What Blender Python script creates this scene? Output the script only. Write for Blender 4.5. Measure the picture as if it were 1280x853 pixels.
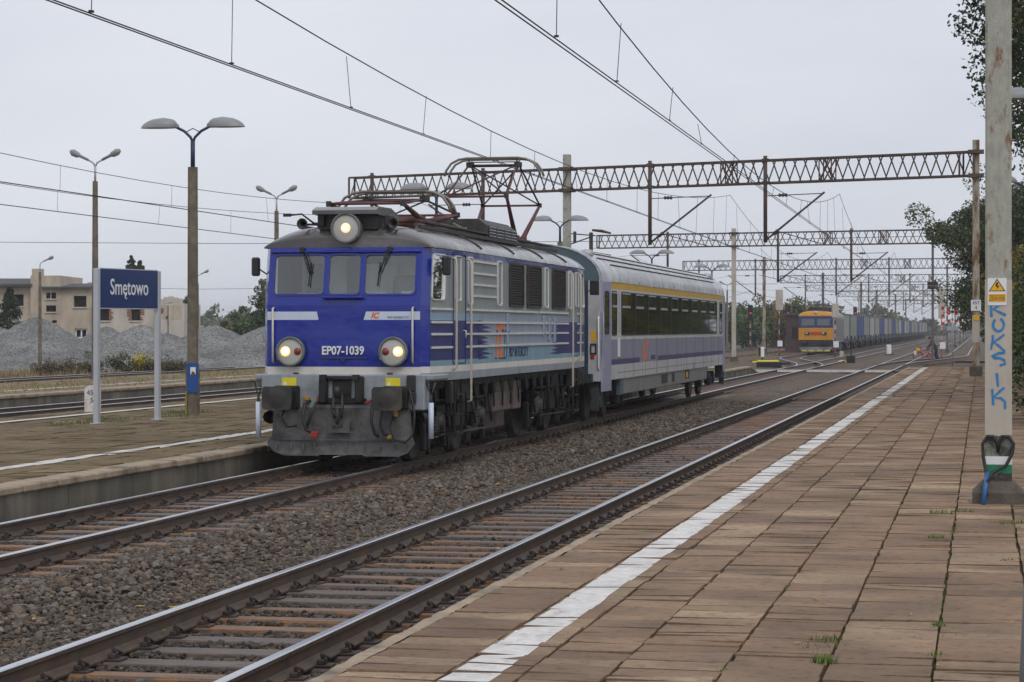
import bpy, bmesh, math, random
import numpy as np
from mathutils import Vector, Matrix, Euler

for _o in list(bpy.data.objects):
    bpy.data.objects.remove(_o, do_unlink=True)
SC = bpy.context.scene
COL = SC.collection
RND = random.Random(7)
NR = np.random.RandomState(11)
R = math.radians

# ------------------------------------------------------------------ camera
FPX = 2900.0                      # focal length in pixels of a 1280 px wide picture
YAW = R(11.46)                    # camera turned left of the tracks (+Y)
EYE = 2.133                       # eye height above the rail heads (z = 0)
CY, SY = math.cos(YAW), math.sin(YAW)
cam_d = bpy.data.cameras.new("camera")
cam_d.sensor_width = 36.0
cam_d.lens = 36.0 * FPX / 1280.0
cam_d.shift_y = -(426.5 - 411.0) / 1280.0
cam_d.clip_start = 0.5
cam_d.clip_end = 9000.0
cam = bpy.data.objects.new("camera", cam_d)
COL.objects.link(cam)
cam.location = (0, 0, EYE)
cam.rotation_euler = (R(90), 0, YAW)
SC.camera = cam

# ------------------------------------------------------------------ overcast sky + soft sun
SC.view_settings.view_transform = 'Standard'
SC.view_settings.look = 'None'
SC.view_settings.exposure = 0.0
SC.view_settings.gamma = 1.0
SC.view_settings.use_curve_mapping = False
SUN_EL, SUN_AZ = R(48), R(150)     # azimuth clockwise from +Y
W = bpy.data.worlds.new("World")
SC.world = W
W.use_nodes = True
nt = W.node_tree
nt.nodes.clear()
wo = nt.nodes.new('ShaderNodeOutputWorld')
bg = nt.nodes.new('ShaderNodeBackground')
sky = nt.nodes.new('ShaderNodeTexSky')
sky.sky_type = 'NISHITA'
sky.sun_disc = False
sky.sun_elevation = SUN_EL
sky.sun_rotation = SUN_AZ
sky.air_density = 1.0
sky.dust_density = 3.0
tc = nt.nodes.new('ShaderNodeTexCoord')
mp = nt.nodes.new('ShaderNodeMapping')
mp.inputs['Scale'].default_value = (1.0, 1.0, 3.2)
nz = nt.nodes.new('ShaderNodeTexNoise')
nz.inputs['Scale'].default_value = 2.3
nz.inputs['Detail'].default_value = 5.0
nz.inputs['Roughness'].default_value = 0.52
cr = nt.nodes.new('ShaderNodeValToRGB')
cr.color_ramp.elements[0].position = 0.39
cr.color_ramp.elements[0].color = (6.85, 7.2, 8.0, 1)
cr.color_ramp.elements[1].position = 0.61
cr.color_ramp.elements[1].color = (8.0, 8.3, 9.0, 1)
mix = nt.nodes.new('ShaderNodeMixRGB')
mix.inputs['Fac'].default_value = 0.93
nt.links.new(tc.outputs['Generated'], mp.inputs['Vector'])
nt.links.new(mp.outputs['Vector'], nz.inputs['Vector'])
nt.links.new(nz.outputs['Fac'], cr.inputs['Fac'])
nt.links.new(sky.outputs['Color'], mix.inputs['Color1'])
nt.links.new(cr.outputs['Color'], mix.inputs['Color2'])
nt.links.new(mix.outputs['Color'], bg.inputs['Color'])
bg.inputs['Strength'].default_value = 0.1
nt.links.new(bg.outputs['Background'], wo.inputs['Surface'])

sun_d = bpy.data.lights.new("sun", 'SUN')
sun_d.energy = 0.95
sun_d.angle = R(25)
sun_d.color = (1.0, 0.96, 0.9)
sun = bpy.data.objects.new("sun", sun_d)
COL.objects.link(sun)
_sd = Vector((math.sin(SUN_AZ) * math.cos(SUN_EL), math.cos(SUN_AZ) * math.cos(SUN_EL), math.sin(SUN_EL)))
sun.rotation_euler = _sd.to_track_quat('Z', 'Y').to_euler()
sun.location = _sd * 60

# ------------------------------------------------------------------ helpers
def at(u, yi, z):
    """ground point seen at photo pixel (u, yi) on the level plane z"""
    d = (EYE - z) * FPX / (yi - 411.0)
    r = (u - 640.0) / FPX * d
    return Vector((r * CY - d * SY, r * SY + d * CY, z))

def atd(u, yi, d):
    """point at photo pixel (u, yi) and depth d"""
    r = (u - 640.0) / FPX * d
    return Vector((r * CY - d * SY, r * SY + d * CY, EYE + (411.0 - yi) / FPX * d))

def srgb(r, g, b):
    f = lambda c: (c / 255 / 12.92) if c / 255 <= 0.04045 else ((c / 255 + 0.055) / 1.055) ** 2.4
    return (f(r), f(g), f(b))

class MB:
    """collects shapes and links them as ONE mesh object"""
    def __init__(s):
        s.v, s.f, s.m, s.sm = [], [], [], []
    def face(s, pts, mi=0, smooth=False):
        b = len(s.v)
        s.v.extend([tuple(p) for p in pts])
        s.f.append(tuple(range(b, b + len(pts))))
        s.m.append(mi); s.sm.append(smooth)
    def add(s, vs, fs, mi=0, smooth=False):
        b = len(s.v)
        s.v.extend([tuple(p) for p in vs])
        for f in fs:
            s.f.append(tuple(b + i for i in f)); s.m.append(mi); s.sm.append(smooth)
    def box(s, c, d, rot=None, mi=0, bev=0.0):
        """centre, full size, optional Euler / matrix; bev chamfers the edges"""
        hx, hy, hz = d[0] / 2, d[1] / 2, d[2] / 2
        if bev > 0 and bev < min(hx, hy, hz):
            vs = []; idx = {}
            for sx in (-1, 1):
                for sy in (-1, 1):
                    for sz in (-1, 1):
                        for ax in range(3):
                            p = [sx * hx, sy * hy, sz * hz]
                            for k in range(3):
                                if k != ax:
                                    p[k] -= (sx, sy, sz)[k] * bev
                            idx[(sx, sy, sz, ax)] = len(vs); vs.append(Vector(p))
            fs = []
            for ax in range(3):
                o = [k for k in range(3) if k != ax]
                for sg in (-1, 1):
                    q = []
                    for a, b2 in ((-1, -1), (1, -1), (1, 1), (-1, 1)):
                        t = [0, 0, 0]; t[ax] = sg; t[o[0]] = a; t[o[1]] = b2
                        q.append(idx[(t[0], t[1], t[2], ax)])
                    fs.append(q)
            for ax in range(3):          # edges along axis ax
                o = [k for k in range(3) if k != ax]
                for a in (-1, 1):
                    for b2 in (-1, 1):
                        q = []
                        for sg, w in ((-1, o[0]), (1, o[0]), (1, o[1]), (-1, o[1])):
                            t = [0, 0, 0]; t[ax] = sg; t[o[0]] = a; t[o[1]] = b2
                            q.append(idx[(t[0], t[1], t[2], w)])
                        fs.append(q)
            for sx in (-1, 1):
                for sy in (-1, 1):
                    for sz in (-1, 1):
                        fs.append([idx[(sx, sy, sz, k)] for k in range(3)])
        else:
            vs = [Vector((x, y, z)) for z in (-hz, hz) for y in (-hy, hy) for x in (-hx, hx)]
            fs = [(0, 2, 3, 1), (4, 5, 7, 6), (0, 1, 5, 4), (2, 6, 7, 3), (0, 4, 6, 2), (1, 3, 7, 5)]
        if rot is not None:
            mt = rot if isinstance(rot, Matrix) else Euler(rot).to_matrix()
            vs = [mt @ v for v in vs]
        cc = Vector(c)
        s.add([v + cc for v in vs], fs, mi)
        return s
    def bar(s, p0, p1, w, h=None, mi=0, up=(0, 0, 1)):
        """square bar between two points"""
        p0, p1 = Vector(p0), Vector(p1)
        h = w if h is None else h
        d = (p1 - p0).normalized()
        u = Vector(up)
        if abs(d.dot(u)) > 0.98:
            u = Vector((0, 1, 0))
        a = d.cross(u).normalized(); b = a.cross(d).normalized()
        vs = []
        for p in (p0, p1):
            for sa, sb in ((-1, -1), (1, -1), (1, 1), (-1, 1)):
                vs.append(p + a * (sa * w / 2) + b * (sb * h / 2))
        s.add(vs, [(0, 1, 2, 3), (7, 6, 5, 4), (0, 4, 5, 1), (1, 5, 6, 2), (2, 6, 7, 3), (3, 7, 4, 0)], mi)
        return s
    def tube(s, pts, r, n=8, mi=0, caps=True):
        """round tube through points; r number or list"""
        pts = [Vector(p) for p in pts]
        rs = r if isinstance(r, (list, tuple)) else [r] * len(pts)
        vs = []; k = len(pts)
        d0 = (pts[1] - pts[0]).normalized()
        u = Vector((0, 0, 1)) if abs(d0.z) < 0.95 else Vector((1, 0, 0))
        for i, p in enumerate(pts):
            d = (pts[min(i + 1, k - 1)] - pts[max(i - 1, 0)]).normalized()
            a = d.cross(u)
            if a.length < 1e-4:
                a = d.cross(Vector((0, 1, 0)))
            a.normalize(); b = a.cross(d).normalized(); u = b
            for j in range(n):
                t = 2 * math.pi * j / n
                vs.append(p + a * (math.cos(t) * rs[i]) + b * (math.sin(t) * rs[i]))
        fs = []
        for i in range(k - 1):
            for j in range(n):
                fs.append((i * n + j, i * n + (j + 1) % n, (i + 1) * n + (j + 1) % n, (i + 1) * n + j))
        s.add(vs, fs, mi, True)
        if caps:
            b0 = len(s.v) - len(vs)
            s.f.append(tuple(b0 + j for j in reversed(range(n)))); s.m.append(mi); s.sm.append(False)
            s.f.append(tuple(b0 + (k - 1) * n + j for j in range(n))); s.m.append(mi); s.sm.append(False)
        return s
    def lathe(s, prof, o=(0, 0, 0), axis='Z', n=16, mi=0, smooth=True):
        """profile of (radius, height) turned round an axis through o"""
        o = Vector(o)
        vs = []
        for (r, h) in prof:
            for j in range(n):
                t = 2 * math.pi * j / n
                a, b = r * math.cos(t), r * math.sin(t)
                vs.append(o + Vector({'Z': (a, b, h), 'Y': (a, h, -b), 'X': (h, a, b)}[axis]))
        fs = []
        for i in range(len(prof) - 1):
            for j in range(n):
                fs.append((i * n + j, i * n + (j + 1) % n, (i + 1) * n + (j + 1) % n, (i + 1) * n + j))
        s.add(vs, fs, mi, smooth)
        return s
    def prism(s, poly, fn0, fn1, mi=0):
        """2-D polygon lifted to two faces by fn0 and fn1 (2-D point -> 3-D)"""
        n = len(poly)
        vs = [fn0(p) for p in poly] + [fn1(p) for p in poly]
        fs = [tuple(range(n)), tuple(range(2 * n - 1, n - 1, -1))]
        for i in range(n):
            fs.append((i, n + i, n + (i + 1) % n, (i + 1) % n))
        s.add(vs, fs, mi)
        return s
    def build(s, name, mats, parent=None, loc=None, rot=None):
        me = bpy.data.meshes.new(name)
        me.from_pydata(s.v, [], s.f)
        for m_ in (mats if isinstance(mats, (list, tuple)) else [mats]):
            me.materials.append(m_)
        me.polygons.foreach_set('material_index', s.m)
        me.polygons.foreach_set('use_smooth', s.sm)
        bm = bmesh.new(); bm.from_mesh(me)
        bmesh.ops.remove_doubles(bm, verts=bm.verts, dist=2e-5)
        bmesh.ops.recalc_face_normals(bm, faces=bm.faces)
        bm.to_mesh(me); bm.free()
        me.update()
        return link(name, me, parent, loc, rot)

def link(name, me, parent=None, loc=None, rot=None):
    o = bpy.data.objects.new(name, me)
    COL.objects.link(o)
    if parent is not None:
        o.parent = parent
    if loc is not None:
        o.location = loc
    if rot is not None:
        o.rotation_euler = rot
    return o

def np_mesh(name, verts, faces, mats, parent=None, attr=None, smooth=False, matidx=None):
    """mesh from numpy arrays, faces all of one size"""
    me = bpy.data.meshes.new(name)
    verts = np.asarray(verts, dtype=np.float32); faces = np.asarray(faces, dtype=np.int32)
    k = faces.shape[1]; nf = len(faces)
    me.vertices.add(len(verts)); me.vertices.foreach_set('co', verts.ravel())
    me.loops.add(nf * k); me.loops.foreach_set('vertex_index', faces.ravel())
    me.polygons.add(nf); me.polygons.foreach_set('loop_start', np.arange(0, nf * k, k, dtype=np.int32))
    me.polygons.foreach_set('use_smooth', np.full(nf, smooth))
    for m_ in (mats if isinstance(mats, (list, tuple)) else [mats]):
        me.materials.append(m_)
    if matidx is not None:
        me.polygons.foreach_set('material_index', np.asarray(matidx, dtype=np.int32))
    me.update(calc_edges=True)
    if attr is not None:
        a = me.attributes.new('tint', 'FLOAT', 'FACE')
        a.data.foreach_set('value', np.asarray(attr, dtype=np.float32))
    return link(name, me, parent)

def tag(o, label=None, cat=None, group=None, kind=None):
    if label: o['label'] = label
    if cat: o['category'] = cat
    if group: o['group'] = group
    if kind: o['kind'] = kind
    return o

def thing(name, label, cat, loc=(0, 0, 0), rz=0.0, group=None):
    o = bpy.data.objects.new(name, None)
    o.empty_display_size = 0.3
    COL.objects.link(o)
    o.location = loc; o.rotation_euler = (0, 0, rz)
    return tag(o, label, cat, group)

def kids(o):
    return [c for c in bpy.data.objects if c.parent == o]

def copy_tree(o, parent=None, tree=None):
    c = o.copy(); COL.objects.link(c); c.parent = parent
    for ch in (tree or KIDMAP(o)).get(o, []):
        copy_tree(ch, c, tree or KIDMAP(o))
    return c

def KIDMAP(o):
    mp_ = {}
    for c in bpy.data.objects:
        if c.parent is not None:
            mp_.setdefault(c.parent, []).append(c)
    return mp_

def dup(o, loc=None, rz=None, label=None, group=None):
    c = copy_tree(o, None, KIDMAP(o))
    if loc is not None: c.location = loc
    if rz is not None: c.rotation_euler = (0, 0, rz)
    if label: c['label'] = label
    if group: c['group'] = group
    return c

def text_mesh(name, txt, size, m_, parent, loc, rot, shear=0.0, ext=0.002, align='CENTER', sx=1.0, bold=0.0):
    cu = bpy.data.curves.new(name, 'FONT')
    cu.body = txt; cu.size = size; cu.extrude = ext; cu.shear = shear
    cu.align_x = align; cu.align_y = 'CENTER'; cu.offset = bold
    cu.resolution_u = 3
    to = bpy.data.objects.new(name + '_curve', cu)
    COL.objects.link(to)
    bpy.context.view_layer.update()
    me = bpy.data.meshes.new_from_object(to.evaluated_get(bpy.context.evaluated_depsgraph_get()))
    bpy.data.objects.remove(to, do_unlink=True)
    bpy.data.curves.remove(cu)
    me.name = name
    me.materials.clear(); me.materials.append(m_)
    o = link(name, me, parent, loc, rot)
    o.scale = (sx, 1, 1)
    return o

# ------------------------------------------------------------------ materials
MATS = {}
def mat(name, col, rough=0.6, metal=0.0, var=0.18, vs=4.0, col2=None, thr=(0.42, 0.62), bump=0.0, bs=40.0,
        stretch=None, spec=0.5, attr=None, emit=None, rvar=0.0, coat=0.0, stain=None):
    """Principled with noise-driven colour.  col2: second colour mixed in by a noise threshold (rust, moss, dirt)."""
    m = bpy.data.materials.new(name); m.use_nodes = True
    n = m.node_tree.nodes; l = m.node_tree.links
    b = n['Principled BSDF']
    b.inputs['Roughness'].default_value = rough
    b.inputs['Metallic'].default_value = metal
    b.inputs['Specular IOR Level'].default_value = spec
    b.inputs['Coat Weight'].default_value = coat
    geo = n.new('ShaderNodeNewGeometry')
    vec = geo.outputs['Position']
    if stretch:
        ma = n.new('ShaderNodeMapping'); ma.inputs['Scale'].default_value = stretch
        l.new(vec, ma.inputs['Vector']); vec = ma.outputs['Vector']
    t = n.new('ShaderNodeTexNoise'); t.inputs['Scale'].default_value = vs; t.inputs['Detail'].default_value = 7.0
    t.inputs['Roughness'].default_value = 0.62
    l.new(vec, t.inputs['Vector'])
    rp = n.new('ShaderNodeValToRGB')
    lo = tuple(max(0.0, c * (1 - var)) for c in col) + (1,)
    hi = tuple(min(1.0, c * (1 + var)) for c in col) + (1,)
    rp.color_ramp.elements[0].position = 0.3; rp.color_ramp.elements[0].color = lo
    rp.color_ramp.elements[1].position = 0.7; rp.color_ramp.elements[1].color = hi
    l.new(t.outputs['Fac'], rp.inputs['Fac'])
    out = rp.outputs['Color']
    if attr:
        # per-face tint: multiplies towards darker / lighter
        at_ = n.new('ShaderNodeAttribute'); at_.attribute_name = 'tint'
        r2 = n.new('ShaderNodeValToRGB')
        r2.color_ramp.elements[0].color = tuple(attr[0]) + (1,)
        r2.color_ramp.elements[1].color = tuple(attr[-1]) + (1,)
        for i, c in enumerate(attr[1:-1]):
            e = r2.color_ramp.elements.new((i + 1) / (len(attr) - 1)); e.color = tuple(c) + (1,)
        l.new(at_.outputs['Fac'], r2.inputs['Fac'])
        mx = n.new('ShaderNodeMixRGB'); mx.blend_type = 'MULTIPLY'; mx.inputs['Fac'].default_value = 1.0
        l.new(out, mx.inputs['Color1']); l.new(r2.outputs['Color'], mx.inputs['Color2'])
        out = mx.outputs['Color']
    if col2 is not None:
        t2 = n.new('ShaderNodeTexNoise'); t2.inputs['Scale'].default_value = vs * 0.45; t2.inputs['Detail'].default_value = 9.0
        t2.inputs['Roughness'].default_value = 0.68
        ma2 = n.new('ShaderNodeVectorMath'); ma2.operation = 'ADD'; ma2.inputs[1].default_value = (17.3, 5.1, 9.7)
        l.new(vec, ma2.inputs[0]); l.new(ma2.outputs[0], t2.inputs['Vector'])
        r3 = n.new('ShaderNodeValToRGB')
        r3.color_ramp.elements[0].position = thr[0]; r3.color_ramp.elements[0].color = (0, 0, 0, 1)
        r3.color_ramp.elements[1].position = thr[1]; r3.color_ramp.elements[1].color = (1, 1, 1, 1)
        l.new(t2.outputs['Fac'], r3.inputs['Fac'])
        mx2 = n.new('ShaderNodeMixRGB')
        l.new(r3.outputs['Color'], mx2.inputs['Fac']); l.new(out, mx2.inputs['Color1'])
        mx2.inputs['Color2'].default_value = tuple(col2) + (1,)
        out = mx2.outputs['Color']
    if stain:          # broad dirt patches: (noise scale, darkest factor, lightest factor)
        ts = n.new('ShaderNodeTexNoise'); ts.inputs['Scale'].default_value = stain[0]; ts.inputs['Detail'].default_value = 6.0
        l.new(geo.outputs['Position'], ts.inputs['Vector'])
        ms = n.new('ShaderNodeMapRange'); ms.inputs['From Min'].default_value = 0.36; ms.inputs['From Max'].default_value = 0.62
        ms.inputs['To Min'].default_value = stain[1]; ms.inputs['To Max'].default_value = stain[2]
        l.new(ts.outputs['Fac'], ms.inputs['Value'])
        vs_ = n.new('ShaderNodeVectorMath'); vs_.operation = 'SCALE'
        l.new(out, vs_.inputs[0]); l.new(ms.outputs['Result'], vs_.inputs['Scale']); out = vs_.outputs['Vector']
    l.new(out, b.inputs['Base Color'])
    if rvar > 0:
        rr = n.new('ShaderNodeMapRange')
        rr.inputs['From Min'].default_value = 0.35; rr.inputs['From Max'].default_value = 0.65
        rr.inputs['To Min'].default_value = max(0.03, rough - rvar); rr.inputs['To Max'].default_value = min(1, rough + rvar)
        l.new(t.outputs['Fac'], rr.inputs['Value']); l.new(rr.outputs['Result'], b.inputs['Roughness'])
    if bump > 0:
        tb = n.new('ShaderNodeTexNoise'); tb.inputs['Scale'].default_value = bs; tb.inputs['Detail'].default_value = 4.0
        l.new(geo.outputs['Position'], tb.inputs['Vector'])
        bp = n.new('ShaderNodeBump'); bp.inputs['Strength'].default_value = bump; bp.inputs['Distance'].default_value = 0.02 if bs > 8 else 0.12
        l.new(tb.outputs['Fac'], bp.inputs['Height']); l.new(bp.outputs['Normal'], b.inputs['Normal'])
    if emit:
        b.inputs['Emission Color'].default_value = tuple(emit[0]) + (1,)
        b.inputs['Emission Strength'].default_value = emit[1]
    MATS[name] = m
    return m

def glass_mat(name, tint, refl=0.08, rough=0.02):
    m = bpy.data.materials.new(name); m.use_nodes = True
    n = m.node_tree.nodes; l = m.node_tree.links; n.clear()
    o = n.new('ShaderNodeOutputMaterial'); mx = n.new('ShaderNodeMixShader')
    tr = n.new('ShaderNodeBsdfTransparent'); tr.inputs['Color'].default_value = tuple(tint) + (1,)
    gl = n.new('ShaderNodeBsdfGlossy'); gl.inputs['Roughness'].default_value = rough
    fr = n.new('ShaderNodeFresnel'); fr.inputs['IOR'].default_value = 1.55
    ad = n.new('ShaderNodeMath'); ad.operation = 'ADD'; ad.inputs[1].default_value = refl; ad.use_clamp = True
    l.new(fr.outputs['Fac'], ad.inputs[0]); l.new(ad.outputs[0], mx.inputs['Fac'])
    l.new(tr.outputs[0], mx.inputs[1]); l.new(gl.outputs[0], mx.inputs[2]); l.new(mx.outputs[0], o.inputs['Surface'])
    MATS[name] = m
    return m

def pebble_mat(name, cols, scale, bump=0.8, moss=None):
    """crushed stone seen from afar: voronoi cells each with a stone colour"""
    m = bpy.data.materials.new(name); m.use_nodes = True
    n = m.node_tree.nodes; l = m.node_tree.links; b = n['Principled BSDF']
    b.inputs['Roughness'].default_value = 0.9
    b.inputs['Specular IOR Level'].default_value = 0.15
    geo = n.new('ShaderNodeNewGeometry')
    v = n.new('ShaderNodeTexVoronoi'); v.inputs['Scale'].default_value = scale
    l.new(geo.outputs['Position'], v.inputs['Vector'])
    sp = n.new('ShaderNodeSeparateColor'); l.new(v.outputs['Color'], sp.inputs['Color'])
    r = n.new('ShaderNodeValToRGB')
    r.color_ramp.elements[0].color = tuple(cols[0]) + (1,); r.color_ramp.elements[1].color = tuple(cols[-1]) + (1,)
    for i, c in enumerate(cols[1:-1]):
        e = r.color_ramp.elements.new((i + 1) / (len(cols) - 1)); e.color = tuple(c) + (1,)
    l.new(sp.outputs['Red'], r.inputs['Fac'])
    t = n.new('ShaderNodeTexNoise'); t.inputs['Scale'].default_value = 0.6; t.inputs['Detail'].default_value = 6
    l.new(geo.outputs['Position'], t.inputs['Vector'])
    mr = n.new('ShaderNodeMapRange'); mr.inputs['From Min'].default_value = 0.3; mr.inputs['From Max'].default_value = 0.7
    mr.inputs['To Min'].default_value = 0.7; mr.inputs['To Max'].default_value = 1.25
    l.new(t.outputs['Fac'], mr.inputs['Value'])
    mx = n.new('ShaderNodeVectorMath'); mx.operation = 'SCALE'
    l.new(r.outputs['Color'], mx.inputs[0]); l.new(mr.outputs['Result'], mx.inputs['Scale'])
    out = mx.outputs['Vector']
    if moss:
        t2 = n.new('ShaderNodeTexNoise'); t2.inputs['Scale'].default_value = moss[1]; t2.inputs['Detail'].default_value = 8
        l.new(geo.outputs['Position'], t2.inputs['Vector'])
        r3 = n.new('ShaderNodeValToRGB'); r3.color_ramp.elements[0].position = moss[2]; r3.color_ramp.elements[1].position = moss[2] + 0.14
        l.new(t2.outputs['Fac'], r3.inputs['Fac'])
        m3 = n.new('ShaderNodeMixRGB'); l.new(r3.outputs['Color'], m3.inputs['Fac'])
        l.new(out, m3.inputs['Color1']); m3.inputs['Color2'].default_value = tuple(moss[0]) + (1,)
        out = m3.outputs['Color']
    l.new(out, b.inputs['Base Color'])
    bp = n.new('ShaderNodeBump'); bp.inputs['Strength'].default_value = bump; bp.inputs['Distance'].default_value = 0.03
    bp.invert = True
    l.new(v.outputs['Distance'], bp.inputs['Height']); l.new(bp.outputs['Normal'], b.inputs['Normal'])
    MATS[name] = m
    return m

M = MATS
# ground and track
pebble_mat('ballast', [(.045, .035, .028), (.115, .086, .064), (.175, .142, .115), (.11, .075, .052), (.24, .2, .165)], 17.0, 0.9)
pebble_mat('heap_stone', [(.09, .092, .088), (.175, .175, .17), (.28, .28, .275), (.13, .13, .124), (.22, .222, .222)], 11.0, 1.0)
pebble_mat('dirt', [(.07, .052, .04), (.11, .085, .062), (.15, .12, .085), (.09, .07, .055)], 7.0, 0.5, moss=((.085, .09, .035), 0.35, 0.56))
mat('stone', (1, 1, 1), .8, var=.25, vs=30, attr=[(.035, .028, .023), (.12, .102, .085), (.08, .054, .038), (.2, .178, .155), (.165, .104, .06), (.30, .26, .21)], spec=.25)
mat('rail_top', (.56, .57, .60), .24, .9, var=.1, vs=3)
mat('rail_side', (.062, .043, .034), .62, var=.35, vs=6, col2=(.10, .06, .035), bump=.2, bs=60)
mat('sleeper_brown', (.235, .118, .052), .6, var=.4, vs=5, col2=(.10, .08, .075), thr=(.45, .58), bump=.4, bs=40, stretch=(1.2, 6, 6))
mat('sleeper_grey', (.10, .075, .065), .55, var=.3, vs=5, col2=(.2, .12, .07), thr=(.55, .66), bump=.4, bs=40, stretch=(1.2, 6, 6))
mat('iron_dark', (.035, .028, .025), .6, var=.4, vs=12, col2=(.07, .045, .035))
# platforms
mat('slab', (1.0, 1.0, 1.0), .68, var=.30, vs=24, bump=.6, bs=130, rvar=.14, spec=.3, stain=(1.1, .78, 1.26),
    attr=[(.185, .112, .066), (.315, .20, .118), (.245, .15, .09), (.41, .285, .175), (.285, .168, .105)], col2=(.115, .075, .045), thr=(.50, .72))
mat('joint_dirt', (.042, .03, .02), .95, var=.3, vs=8, col2=(.05, .075, .012), thr=(.47, .6), bump=.5)
mat('slab_old', (1.0, 1.0, 1.0), .85, var=.35, vs=5, bump=.5, bs=60, spec=.15, stain=(.7, .75, 1.15),
    attr=[(.15, .108, .06), (.225, .168, .094), (.19, .135, .08), (.28, .21, .125)], col2=(.115, .115, .022), thr=(.57, .68))
mat('white_paint', (.66, .63, .60), .65, var=.16, vs=16, col2=(.36, .27, .2), thr=(.55, .74), bump=.2, bs=80, stain=(3.0, .9, 1.05))
mat('white_paint_old', (.62, .60, .56), .7, var=.12, vs=7, col2=(.3, .25, .19), thr=(.56, .7))
mat('concrete_wall', (.175, .155, .12), .85, var=.3, vs=1.6, col2=(.06, .055, .042), thr=(.42, .68), stretch=(1, 1, .22), bump=.4, bs=25)
mat('concrete_lip', (.34, .26, .18), .8, var=.25, vs=4, col2=(.14, .115, .08), thr=(.5, .66), bump=.4, bs=25)
mat('grass', (.10, .15, .025), .8, var=.5, vs=30)
mat('grass_bright', (.16, .27, .03), .8, var=.4, vs=12)
mat('dry_grass', (.26, .19, .09), .85, var=.4, vs=20)
mat('leaf_yellow', (.60, .36, .03), .7, var=.4, vs=30)
# metal, poles
mat('truss_rust', (.062, .040, .034), .75, var=.4, vs=3, col2=(.10, .062, .045))
mat('truss_grey', (.12, .10, .10), .75, var=.3, vs=2)
mat('mast_paint', (.36, .36, .31), .7, var=.2, vs=15.0, col2=(.21, .115, .055), thr=(.555, .65), stretch=(1, 1, .4), bump=.2, bs=30)
mat('mast_rusty', (.36, .32, .25), .75, var=.25, vs=9, col2=(.15, .065, .026), thr=(.46, .58), stretch=(1, 1, .3))
mat('mast_pale', (.46, .42, .36), .7, var=.14, vs=3.0, col2=(.36, .29, .21), thr=(.56, .7), stretch=(1, 1, .4))
mat('concrete_pole', (.185, .155, .115), .85, var=.25, vs=6, col2=(.11, .095, .07), bump=.4, bs=50)
mat('post_grey', (.13, .135, .14), .5, .2, var=.15, vs=6)
mat('galv', (.40, .42, .45), .5, .3, var=.12, vs=5)
mat('sign_post', (.50, .52, .56), .45, .2, var=.06, vs=3)
mat('lamp_shell', (.25, .26, .265), .45, var=.1, vs=3)
mat('lamp_lens', (.35, .36, .33), .25, var=.2, vs=10)
mat('dark_blue_steel', (.02, .03, .09), .5, var=.2)
mat('wire', (.03, .03, .032), .6, .3, var=.1)
mat('insulator', (.05, .03, .028), .25, var=.2)
mat('footing', (.075, .062, .052), .85, var=.3, vs=6, col2=(.12, .1, .08), bump=.5, bs=30)
mat('black_rubber', (.018, .018, .019), .5, var=.25, vs=10)
mat('sign_blue', (.014, .035, .135), .35, var=.05, vs=2)
mat('notice_blue', (.012, .07, .27), .4, var=.1, vs=5)
mat('white', (.76, .77, .79), .45, var=.05, vs=3)
mat('warn_yellow', (.78, .42, .01), .45, var=.06)
mat('bright_yellow', (.72, .62, .02), .45, var=.12, vs=8)
mat('black', (.012, .012, .013), .5, var=.1)
mat('green', (.015, .20, .10), .5, var=.1)
mat('red', (.55, .02, .015), .45, var=.1)
mat('graffiti', (.02, .20, .50), .5, var=.15, vs=20)
mat('cable_blue', (.02, .12, .32), .4, var=.1)
mat('pole_dark_paint', (.045, .042, .036), .7, var=.4, vs=14, col2=(.25, .26, .22), thr=(.52, .66))  # dark, patchy coat of paint low on the graffitied mast
# ================================================================== THE SETTING
ZP = 0.21           # platform tops
T1, T2, T3, T4 = -5.28, -9.80, -25.0, -40.4
TF = -14.06         # freight train track

def struct(name, o):
    o.name = name; o['kind'] = 'structure'; return o

# ground: one sheet to the horizon
mb = MB()
gx = [-1900, -700, -300, -120, -60, -30, 0, 30, 120, 700, 1900]
gy = [-200, -20, 60, 120, 200, 400, 900, 2300]
for i in range(len(gx) - 1):
    for j in range(len(gy) - 1):
        mb.face([(gx[i], gy[j], -.33), (gx[i + 1], gy[j], -.33), (gx[i + 1], gy[j + 1], -.33), (gx[i], gy[j + 1], -.33)])
struct('ground', mb.build('ground', M['dirt']))

def wave(x, y):
    return (math.sin(x * 2.1 + y * .7) + math.sin(x * .9 - y * 1.3 + 2) + math.sin(y * 2.9 + x * 3.3) * .6) / 2.6

# ballast beds, gently uneven
def bed(name, xs, ys, zf, m_):
    V = []; F = []
    for y in ys:
        for x in xs:
            V.append((x, y, zf(x, y)))
    k = len(xs)
    for j in range(len(ys) - 1):
        for i in range(k - 1):
            F.append((j * k + i, j * k + i + 1, (j + 1) * k + i + 1, (j + 1) * k + i))
    return struct(name, np_mesh(name, V, F, m_, smooth=True))

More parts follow.
